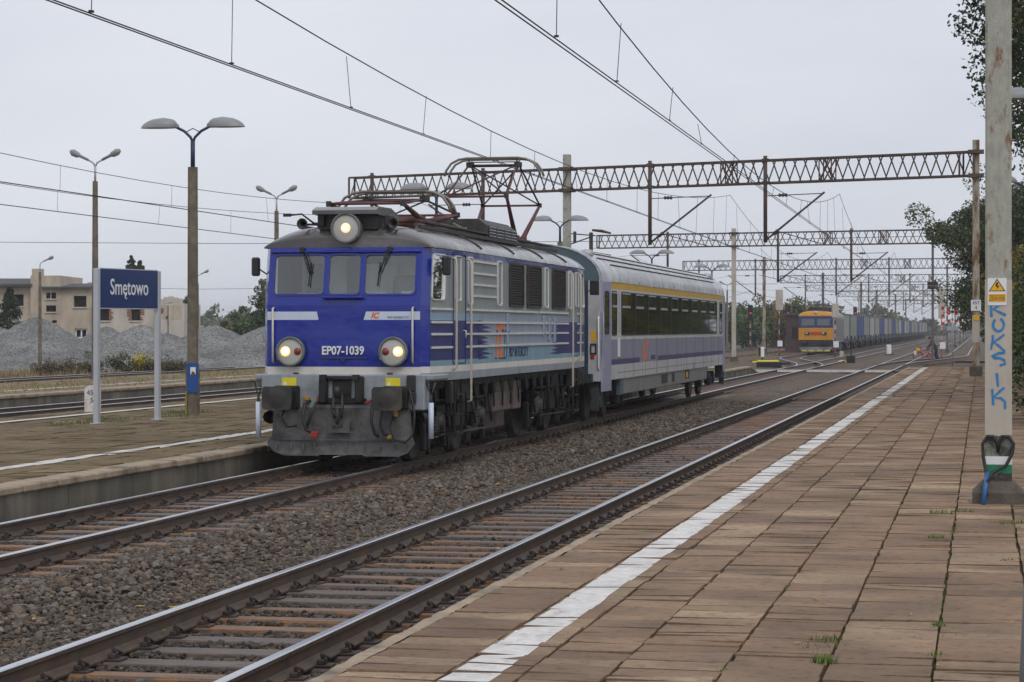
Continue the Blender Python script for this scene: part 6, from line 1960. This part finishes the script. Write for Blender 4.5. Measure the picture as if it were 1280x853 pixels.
# ================================================================== RUINED BUILDING, HOUSES
mat('render_tan', (.47, .395, .31), .9, var=.2, vs=1.3, col2=(.33, .28, .225), thr=(.5, .72), stretch=(1, 1, .4))
mat('render_pale', (.53, .48, .42), .9, var=.18, vs=1.3, col2=(.38, .34, .30), thr=(.55, .75), stretch=(1, 1, .4))
mat('brick_red', (.26, .10, .065), .85, var=.3, vs=5)
mat('roof_felt', (.075, .075, .08), .8, var=.2, vs=2)
mat('dark_room', (.018, .015, .014), .9, var=.3, vs=3)
mat('roof_tile', (.10, .055, .048), .8, var=.25, vs=3)
BD = 165.0
o = atd(640, 411, BD)
def bx(u): return (u - 640) * BD / FPX
def bz(v): return EYE + (411 - v) * BD / FPX + .33
def ruin(name, label, blocks, wins, ground_m):
    """blocks: (u0, u1, v_top, depth0, depth1, material); wins: (u0, u1, v_top, v_bot, style)"""
    t = thing(name, label, 'building', (o.x, o.y, -.33), YAW)
    for (u0, u1, vt, d0, d1, m_) in blocks:
        mb = MB(); hs = [(bx(w[0]), bx(w[1]), bz(w[3]), bz(w[2])) for w in wins if w[0] >= u0 and w[1] <= u1]
        x0, x1, zt = bx(u0), bx(u1), bz(vt)
        cells(mb, x0, x1, 0, zt, [], [], hs, lambda a, z: Vector((a, d0, z)), lambda a, z: 0)
        for h in hs:
            for (a, b, c, d) in ((h[0], h[0], h[2], h[3]), (h[1], h[1], h[2], h[3])): mb.face([(a, d0, c), (a, d0 + .35, c), (a, d0 + .35, d), (a, d0, d)])
            for z in (h[2], h[3]): mb.face([(h[0], d0, z), (h[1], d0, z), (h[1], d0 + .35, z), (h[0], d0 + .35, z)])
        mb.face([(x0, d0, 0), (x0, d1, 0), (x0, d1, zt), (x0, d0, zt)]); mb.face([(x1, d0, 0), (x1, d1, 0), (x1, d1, zt), (x1, d0, zt)])
        mb.face([(x0, d1, 0), (x1, d1, 0), (x1, d1, zt), (x0, d1, zt)]); mb.face([(x0, d0, zt), (x1, d0, zt), (x1, d1, zt), (x0, d1, zt)])
        wl = mb.build('wall', m_, t)
        for w in wins:
            if w[0] >= u0 and w[1] <= u1:
                a, b, c, d = bx(w[0]), bx(w[1]), bz(w[3]), bz(w[2])
                mb = MB(); mb.face([(a - .05, d0 + .34, c - .05), (b + .05, d0 + .34, c - .05), (b + .05, d0 + .34, d + .05), (a - .05, d0 + .34, d + .05)], 0)
                if w[4] == 'white':
                    for xx in (a + .05, (a + b) / 2, b - .05): mb.box((xx, d0 + .2, (c + d) / 2), (.1, .06, d - c), mi=1)
                    for zz in (c + .04, d - .05): mb.box(((a + b) / 2, d0 + .2, zz), (b - a, .06, .1), mi=1)
                if w[4] == 'bars': mb.box((a + (b - a) * .45, d0 + .2, (c + d) / 2), (.07, .06, d - c), mi=2)
                wi = mb.build('window', [M['dark_room'], M['white'], M['render_pale']], t)
                mb = MB(); mb.box(((a + b) / 2, d0 - .03, c - .05), (b - a + .15, .14, .07))
                if w[4] == 'brick':
                    n = 7
                    for k in range(n):
                        e = RND.uniform(.12, .34)
                        for (xx, s) in ((a, -1), (b, 1)):
                            if RND.random() < .8: mb.box((xx + s * e / 2, d0 - .004, c + (d - c) * (k + .5) / n), (e, .03, (d - c) / n * .8), mi=1)
                mb.build('sill', [M['render_pale'], M['brick_red']], wi)
    return t
rb = ruin('ruined_building', 'derelict two-storey tan building with empty black windows behind the gravel heaps',
     [(-60, 41, 356, .8, 9, M['render_tan']), (37, 74, 344.5, .3, 9, M['render_tan']), (52, 117, 359, 0, 9, M['render_tan'])],
     [(14, 26.5, 368, 382.5, ''), (-20, -8, 368, 382, ''), (57.5, 70, 366, 373.5, 'bars'), (57.5, 70, 382, 390, ''), (92, 108, 370, 384, ''), (93.5, 109, 411, 423, 'white'), (65, 71, 400.5, 404, '')], None)
mb = MB()
mb.face([(bx(-60), .3, bz(356)), (bx(39), .3, bz(356)), (bx(39), 6, bz(346)), (bx(-60), 6, bz(346))]); mb.box(((bx(-60) + bx(39)) / 2, .3, bz(356.3)), (bx(39) - bx(-60), .3, .16))
mb.face([(bx(50), -.35, bz(359.5)), (bx(117), -.35, bz(359.5)), (bx(117), 5, bz(353)), (bx(66), 5, bz(353))]); mb.box(((bx(50) + bx(117)) / 2, -.3, bz(359.8)), (bx(117) - bx(50), .25, .14))
mb.build('roof', M['roof_felt'], rb)
mb = MB(); mb.box((bx(33), 4, bz(345)), (.75, .7, 1.2)); mb.box((bx(30), 4, bz(342)), (.2, .2, .3), mi=1); mb.box((bx(36), 4, bz(342)), (.3, .2, .25), mi=1)
for k in range(10): mb.box((bx(80 + k * 3.6), 8.8, bz(352.5)), (.2, .4, RND.uniform(.1, .5)), mi=0)
mb.build('chimney', [M['render_tan'], M['brick_red']], rb)
r2 = ruin('ruined_annex', 'roofless pale single-storey ruin with brick-edged window holes behind the name board',
     [(117, 202, 377, -.5, 8, M['render_pale']), (200, 234, 380, -1.5, 7, M['render_pale'])], [(125, 138, 385.5, 401, 'brick'), (165, 177, 385.5, 401, 'brick')], None)
mb = MB()
for (u, v, w) in ((204, 378.5, 1.2), (212, 376, .9), (217, 375, .8), (223, 376.5, .8), (229, 378, .6)): mb.box((bx(u), -1.3, bz(v)), (w * .5, .36, .5), bev=.05)
mb.build('broken_parapet', M['render_pale'], r2)
mb = MB()
for (u, v, w, h) in ((202.5, 388, .7, .25), (203.5, 391, .5, .2)): mb.box((bx(u), -1.505, bz(v)), (w, .02, h))
mb.build('brick_patch', M['brick_red'], r2)
mb = MB(); mb.box((bx(224), -1.503, bz(391)), (.75, .02, 1.0)); mb.box((bx(206), -1.503, bz(391)), (.85, .016, 1.0)); mb.build('bricked_window', M['render_tan'], r2)
mb = MB(); mb.box((bx(214), -1.51, bz(400)), (.06, .04, 2.0)); mb.box((bx(212.5), -1.53, bz(397)), (.12, .08, .14)); mb.build('drain_pipe', M['iron_dark'], r2)
# house far behind
q = atd(239, 411, 225)
h = thing('house', 'small distant house with brown-red tiled gable roof behind the gravel heaps', 'house', (q.x, q.y, -.33), YAW + R(62))
h.scale = (.72, .5, .92)
mb = MB(); mb.box((0, 3, 1.5), (5.6, 6, 3.0)); mb.prism([(0, 3), (5, 3), (2.5, 4.6)], lambda p: Vector((2.75, p[0] + .5, p[1])), lambda p: Vector((-2.75, p[0] + .5, p[1]))); mb.build('wall', M['render_pale'], h)
mb = MB()
for s in (-1, 1): mb.add([(-3.1, 3, 4.8), (3.1, 3, 4.8), (3.1, 3 + s * 3.3, 2.6), (-3.1, 3 + s * 3.3, 2.6), (-3.1, 3, 4.65), (3.1, 3, 4.65), (3.1, 3 + s * 3.3, 2.45), (-3.1, 3 + s * 3.3, 2.45)], [(0, 1, 2, 3), (4, 5, 6, 7), (2, 3, 7, 6), (0, 3, 7, 4), (1, 2, 6, 5)])
rf = mb.build('roof', M['roof_tile'], h); mb = MB(); mb.box((-1.4, 3.6, 4.9), (.5, .5, 1.1)); mb.build('chimney', M['brick_red'], rf)
mb = MB(); mb.box((1.0, -.02, 1.6), (.9, .06, 1.1)); mb.build('window', M['dark_room'], h)
q = atd(992, 411, 236)
h = thing('brick_shed', 'dark red brick shed standing left of the orange freight locomotive', 'building', (q.x, q.y, -.3), 0)
mb = MB(); mb.box((1.3, 3, 1.9), (4.2, 6, 3.8)); mb.build('wall', mat('brick_dark', (.075, .042, .038), .85, var=.3, vs=3), h)
mb = MB(); mb.box((1.3, 3, 3.9), (4.6, 6.4, .2)); mb.build('roof', M['roof_felt'], h)
mb = MB(); mb.box((.2, -.02, 2.0), (.7, .05, 1.2)); mb.build('window', M['dark_room'], h)

# ================================================================== GRAVEL HEAPS
def heap(label, u, v, d, rad, seed):
    p = atd(u, v, d); H = p.z + .33
    n, k = 46, 22; rs = np.random.RandomState(seed)
    V = []; F = []
    ph = rs.uniform(0, 6.28, 6)
    for j in range(k + 1):
        f = j / k
        for i in range(n):
            a = 2 * math.pi * i / n
            w = 1 + .09 * math.sin(2 * a + ph[0]) + .06 * math.sin(3 * a + ph[1]) + .04 * math.sin(5 * a + ph[2])
            r = rad * f * w
            z = H * (1 - f) ** 1.06
            if f < .12: z = H * (1 - .127) + H * .06 * (1 - (f / .12) ** 2) + H * .0
            z += rs.normal(0, .022) * (f < .97)
            V.append((p.x + r * math.cos(a), p.y + r * math.sin(a) * 1.0, -.33 + max(-.05, z)))
    for j in range(k):
        for i in range(n): F.append((j * n + i, j * n + (i + 1) % n, (j + 1) * n + (i + 1) % n, (j + 1) * n + i))
    o = np_mesh('gravel_heap', V, F, M['heap_stone'], smooth=True)
    tag(o, label, 'gravel heap', 'gravel heaps beyond the outer track')
heap('big gravel heap in front of the tan building, its peak left of the name board', 46, 393, 139, 6.2, 1)
heap('gravel heap at the far left edge of the picture', -6, 405, 141, 5.6, 2)
heap('gravel heap whose peak is just below the left half of the name board', 133, 405.5, 143, 5.2, 3)
heap('gravel heap whose peak is just below the right half of the name board', 177, 403, 141, 5.4, 4)
heap('gravel heap between the right sign post and the stout lamp post', 207, 414, 140, 4.8, 5)
heap('gravel heap just right of the stout concrete lamp post', 266, 403.5, 141, 6.0, 6)
heap('gravel heap right beside the locomotive cab', 334, 405, 139, 5.6, 7)
heap('low gravel heap in front of the big one at the far left', 10, 443, 130, 4.4, 8)
heap('low gravel heap in front, right of the big heap', 92, 447, 130, 3.6, 9)
heap('low gravel heap in front of the stout lamp post', 238, 443, 133, 3.8, 10)
heap('low gravel heap in front of the heaps by the locomotive', 300, 441, 133, 4.0, 11)

# ================================================================== TREES AND SHRUBS
def leafmat(name, cols, rough=.55):
    return mat(name, (1, 1, 1), rough, var=.25, vs=.8, attr=cols, spec=.3)
leafmat('leaf_oak', [(.026, .042, .016), (.055, .08, .026), (.09, .115, .036), (.14, .13, .05)])
leafmat('leaf_green', [(.03, .055, .014), (.055, .095, .022), (.10, .15, .04), (.15, .20, .06)])
leafmat('leaf_autumn', [(.09, .09, .015), (.20, .17, .02), (.36, .26, .025), (.16, .16, .03)])
leafmat('leaf_spruce', [(.018, .032, .018), (.03, .05, .025), (.045, .065, .032)])
leafmat('leaf_far', [(.03, .05, .022), (.06, .08, .03), (.11, .11, .03), (.2, .14, .03)])
leafmat('leaf_dry', [(.09, .08, .035), (.16, .12, .06), (.2, .16, .09)])
leafmat('leaf_goldenrod', [(.2, .2, .02), (.5, .4, .02), (.6, .5, .04)])
mat('bark', (.07, .055, .042), .9, var=.35, vs=4, bump=.5, bs=20)
def leaves(centers, radii, per, size, rs, flat=1.0):
    """leaf quads gathered in clumps"""
    n = len(centers) * per
    c = np.repeat(np.asarray(centers), per, 0); rr = np.repeat(np.asarray(radii), per, 0)
    d = rs.normal(0, 1, (n, 3)); d /= np.linalg.norm(d, axis=1)[:, None] + 1e-9
    pos = c + d * (rr * rs.uniform(.25, 1.0, n) ** .6)[:, None] * np.array([1, 1, flat])
    nrm = rs.normal(0, 1, (n, 3)) + np.array([0, 0, .5]); nrm /= np.linalg.norm(nrm, axis=1)[:, None]
    up = rs.normal(0, 1, (n, 3)); a = np.cross(nrm, up); a /= np.linalg.norm(a, axis=1)[:, None] + 1e-9; b = np.cross(nrm, a)
    s = size * rs.uniform(.6, 1.3, n)
    q = np.stack([pos - a * s[:, None], pos - b * (s * .55)[:, None], pos + a * s[:, None], pos + b * (s * .55)[:, None]], 1)
    t = np.clip(np.repeat(rs.uniform(.1, .8, len(centers)), per) + rs.normal(0, .14, n), 0, 1)
    return q.reshape(-1, 3), t
def tree(name, label, base, crown, rad, nclump, per, size, m_, seed, trunk_r=.18, cat='tree', group=None, hollow=.45, clump=.9, flat=.85, trunk=True):
    """crown: centre relative to the base; rad: half sizes"""
    rs = np.random.RandomState(seed)
    t = thing(name, label, cat, base, 0, group)
    cs = []; cr2 = []
    while len(cs) < nclump:
        v = rs.normal(0, 1, 3); v /= np.linalg.norm(v); f = rs.uniform(hollow, 1.0)
        w = 1 + .16 * math.sin(3 * math.atan2(v[1], v[0]) + seed) + .12 * math.sin(5 * v[2] + seed * 2)
        p = np.array(crown) + v * np.array(rad) * f * w
        if p[2] < .15: continue
        cs.append(p); cr2.append(clump * rs.uniform(.55, 1.25))
    q, tint = leaves(cs, cr2, per, size, rs, flat)
    np_mesh('crown', q, np.arange(len(q)).reshape(-1, 4), m_, t, tint)
    if trunk:
        mb = MB(); c = Vector(crown)
        mb.tube([(0, 0, -.1), (c.x * .15, c.y * .15, c.z * .35), (c.x * .5, c.y * .5, c.z * .75), (c.x, c.y, c.z + rad[2] * .5)], [trunk_r * 1.25, trunk_r, trunk_r * .7, trunk_r * .2], 8)
        for k in range(0, nclump, max(1, nclump // 14)):
            e = Vector(cs[k]); s0 = Vector((c.x * .35, c.y * .35, c.z * rs.uniform(.35, .8)))
            mb.tube([s0, s0 + (e - s0) * .5 + Vector((0, 0, .2)), e], [trunk_r * .42, trunk_r * .28, trunk_r * .08], 5)
        mb.build('trunk', M['bark'], t)
    return t
# right hand side, beyond the platform edge
tree('oak_tree', 'tall dark oak rising out of the picture behind the graffitied mast', (4.2, 62, -.3), (.0, 0, 11.9), (5.1, 5, 6.0), 330, 300, .072, M['leaf_oak'], 21, .32, clump=.95, hollow=.5)
tree('oak_tree', 'dark oak overhanging the far end of the platform behind the rusty gantry mast', (2.4, 124, -.3), (-.5, 0, 6.7), (4.6, 4.5, 4.2), 260, 330, .085, M['leaf_oak'], 22, .3, clump=1.0, hollow=.35)
tree('oak_tree', 'dark oak filling the gap between the hedge and the tall oak', (5.2, 82, -.3), (0, 0, 6.6), (4.0, 5, 4.0), 170, 280, .075, M['leaf_oak'], 27, .28, clump=.9, hollow=.4)
tree('maple_tree', 'yellowing maple low behind the rusty gantry mast', (3.5, 112, -.3), (-.7, 0, 3.3), (2.2, 3.0, 1.6), 46, 260, .07, M['leaf_autumn'], 23, .12, clump=.6)
tree('maple_tree', 'yellow maple between the rusty mast and the graffitied mast', (3.2, 100, -.3), (-.7, 0, 3.3), (2.3, 3, 2.4), 60, 260, .07, M['leaf_autumn'], 24, .14, clump=.7)
hs = [(3.3, 50, 3.2, 'leaf_green'), (3.5, 58, 3.9, 'leaf_green'), (3.5, 66, 4.2, 'leaf_green'), (3.5, 74, 4.6, 'leaf_green'), (3.8, 83, 4.8, 'leaf_oak'), (3.9, 92, 4.6, 'leaf_green')]
for i, (x, y, hh, mm) in enumerate(hs):
    tree('hedge_shrub', '%s leafy shrub from the camera in the green hedge along the platform' % ordinal(i), (x - .5, y, 0), (0, 0, hh * .48), (2.15, 4.6, hh * .56), 75, 260, .06, M[mm], 31 + i, .08, 'shrub', 'hedge shrubs along the platform', .55, .62)
for i, (x, y, hh, mm) in enumerate(((2.2, 133, 6.5, 'leaf_autumn'), (3.0, 142, 7, 'leaf_green'), (3.5, 152, 7.5, 'leaf_oak'), (4.0, 166, 8, 'leaf_green'), (5.0, 186, 8, 'leaf_far'))):
    tree('lineside_tree', '%s bushy tree past the crossing on the right-hand side of the line' % ordinal(i), (x + .6, y, -.3), (0, 0, hh * .52), (2.6, 4.6, hh * .46), 60, 110, .14, M[mm], 51 + i, .14, 'tree', 'trees past the crossing', .4, .9)
# left: spruce, shrubs, trees beyond the heaps
def spruce(label, base, h, r, seed, grp=None):
    rs = np.random.RandomState(seed); t = thing('spruce_tree', label, 'tree', base, 0, grp); cs = []; rr = []
    for k in range(int(40 + h * 12)):
        f = rs.uniform(0, 1) ** .75; a = rs.uniform(0, 6.28); w = r * (1 - f) * rs.uniform(.55, 1.05)
        cs.append((w * math.cos(a), w * math.sin(a), .3 + h * f * .97)); rr.append(.18 + .42 * (1 - f))
    q, tint = leaves(cs, rr, 70, .10, rs, .7); np_mesh('crown', q, np.arange(len(q)).reshape(-1, 4), M['leaf_spruce'], t, tint)
    mb = MB(); mb.tube([(0, 0, -.1), (0, 0, h * .95)], [.12, .02], 6); mb.build('trunk', M['bark'], t)
q = atd(12, 415, 152); spruce('dark spruce in front of the tan ruined building', (q.x, q.y, -.33), 5.0, 2.0, 71)
q = atd(164, 411, 230); spruce('pointed spruce top showing above the name board, left one of the pair', (q.x, q.y, -.33), 9.6, 4.4, 72, 'spruces above the name board')
q = atd(175, 411, 231); spruce('pointed spruce top showing above the name board, right one of the pair', (q.x, q.y, -.33), 9.1, 4.4, 73, 'spruces above the name board')
for (u, vt, d, w, lb, mm, sd) in ((311, 379, 205, 1.75, 'round green tree behind the heaps left of the locomotive cab', 'leaf_green', 81), (330, 352, 190, .8, 'thin tall tree peeping out beside the locomotive cab', 'leaf_oak', 82),
        (290, 400, 215, 1.6, 'low greenish bush left of the round green tree', 'leaf_far', 83), (238, 372, 210, .7, 'dark tree hidden behind the stout lamp post', 'leaf_oak', 84)):
    q = atd(u, 411, d); hh = EYE + .33 + (411 - vt) * d / FPX
    tree('distant_tree', lb, (q.x, q.y, -.33), (0, 0, hh * .58), (w, w, hh * .42), 40, 110, .14, M[mm], sd, .12, clump=.6)
for (u, vb, ht, w, lb, mm, sd) in ((85, 467, .9, 1.1, 'dry brown shrub below the big gravel heap', 'leaf_dry', 91), (146, 463, 1.5, 1.5, 'olive shrub between the posts of the name board', 'leaf_far', 92), (177, 462, 1.1, .45, 'bright yellow flowering goldenrod between the sign posts', 'leaf_goldenrod', 93),
        (205, 463, 1.1, .9, 'brown shrub right of the right sign post', 'leaf_dry', 94), (222, 463, .7, .9, 'low green shrub left of the stout lamp post', 'leaf_far', 95), (110, 463, .8, .8, 'sparse dark shrub behind the left sign post', 'leaf_far', 96), (60, 470, .7, .8, 'dry grass clump at the foot of the big heap', 'leaf_dry', 97), (186, 463, .8, .6, 'green shrub beside the goldenrod', 'leaf_far', 98)):
    q = atd(u, 411, 120 if u not in (85, 60) else 118)
    tree('wild_shrub', lb, (q.x, q.y, -.33), (0, 0, ht * .5), (w, w, ht * .5), 24, 70, .055, M[mm], sd, .03, 'shrub', 'shrubs at the foot of the heaps', .2, .32)
# trees behind the coach end
for i, (u, vt, d, w, mm) in enumerate(((902, 380, 275, 3.2, 'leaf_green'), (915, 374, 285, 3.2, 'leaf_green'), (928, 384, 290, 2.6, 'leaf_far'), (944, 384, 280, 2.8, 'leaf_green'), (957, 376, 295, 2.6, 'leaf_far'), (968, 384, 300, 2.4, 'leaf_green'), (980, 376, 290, 2.6, 'leaf_autumn'), (991, 380, 285, 2.2, 'leaf_far'), (1003, 379, 300, 2.6, 'leaf_autumn'))):
    q = atd(u, 411, d); hh = EYE + .33 + (411 - vt) * d / FPX
    tree('background_tree', '%s tree from the coach in the green row behind the yard tracks' % ordinal(i), (q.x, q.y, -.33), (0, 0, hh * .53), (w, w, hh * .5), 46, 70, .2, M[mm], 101 + i, .15, 'tree', 'trees behind the yard tracks', .3, .9)
# far-off wood along the horizon
rs = np.random.RandomState(5); cs = []; rr = []
for i in range(900):
    u = rs.uniform(-150, 1400); d = rs.uniform(560, 900)
    if 1175 < u < 1222: d = rs.uniform(850, 1100)
    q = atd(u, 411, d); hmax = 6.5 + 2.5 * math.sin(u * .02) + rs.uniform(-1, 1.5)
    cs.append((q.x, q.y, rs.uniform(-.3, hmax))); rr.append(rs.uniform(1.5, 3))
q, tint = leaves(cs, rr, 40, .9, rs)
tag(np_mesh('far_wood', q, np.arange(len(q)).reshape(-1, 4), M['leaf_far'], None, tint), None, None, None, 'stuff')

# ================================================================== HAZE
HZ = True
if HZ:
    m = bpy.data.materials.new('haze'); m.use_nodes = True; n = m.node_tree.nodes; n.clear()
    out = n.new('ShaderNodeOutputMaterial'); pv = n.new('ShaderNodeVolumePrincipled')
    pv.inputs['Color'].default_value = (.93, .95, .98, 1); pv.inputs['Density'].default_value = .00036; pv.inputs['Anisotropy'].default_value = .2
    m.node_tree.links.new(pv.outputs['Volume'], out.inputs['Volume'])
    mb = MB(); mb.box((0, 1050, 9.6), (3900, 2600, 22))
    hz = mb.build('haze', m); hz['kind'] = 'stuff'
SC.cycles.volume_step_rate = 4.0
SC.cycles.volume_max_steps = 64
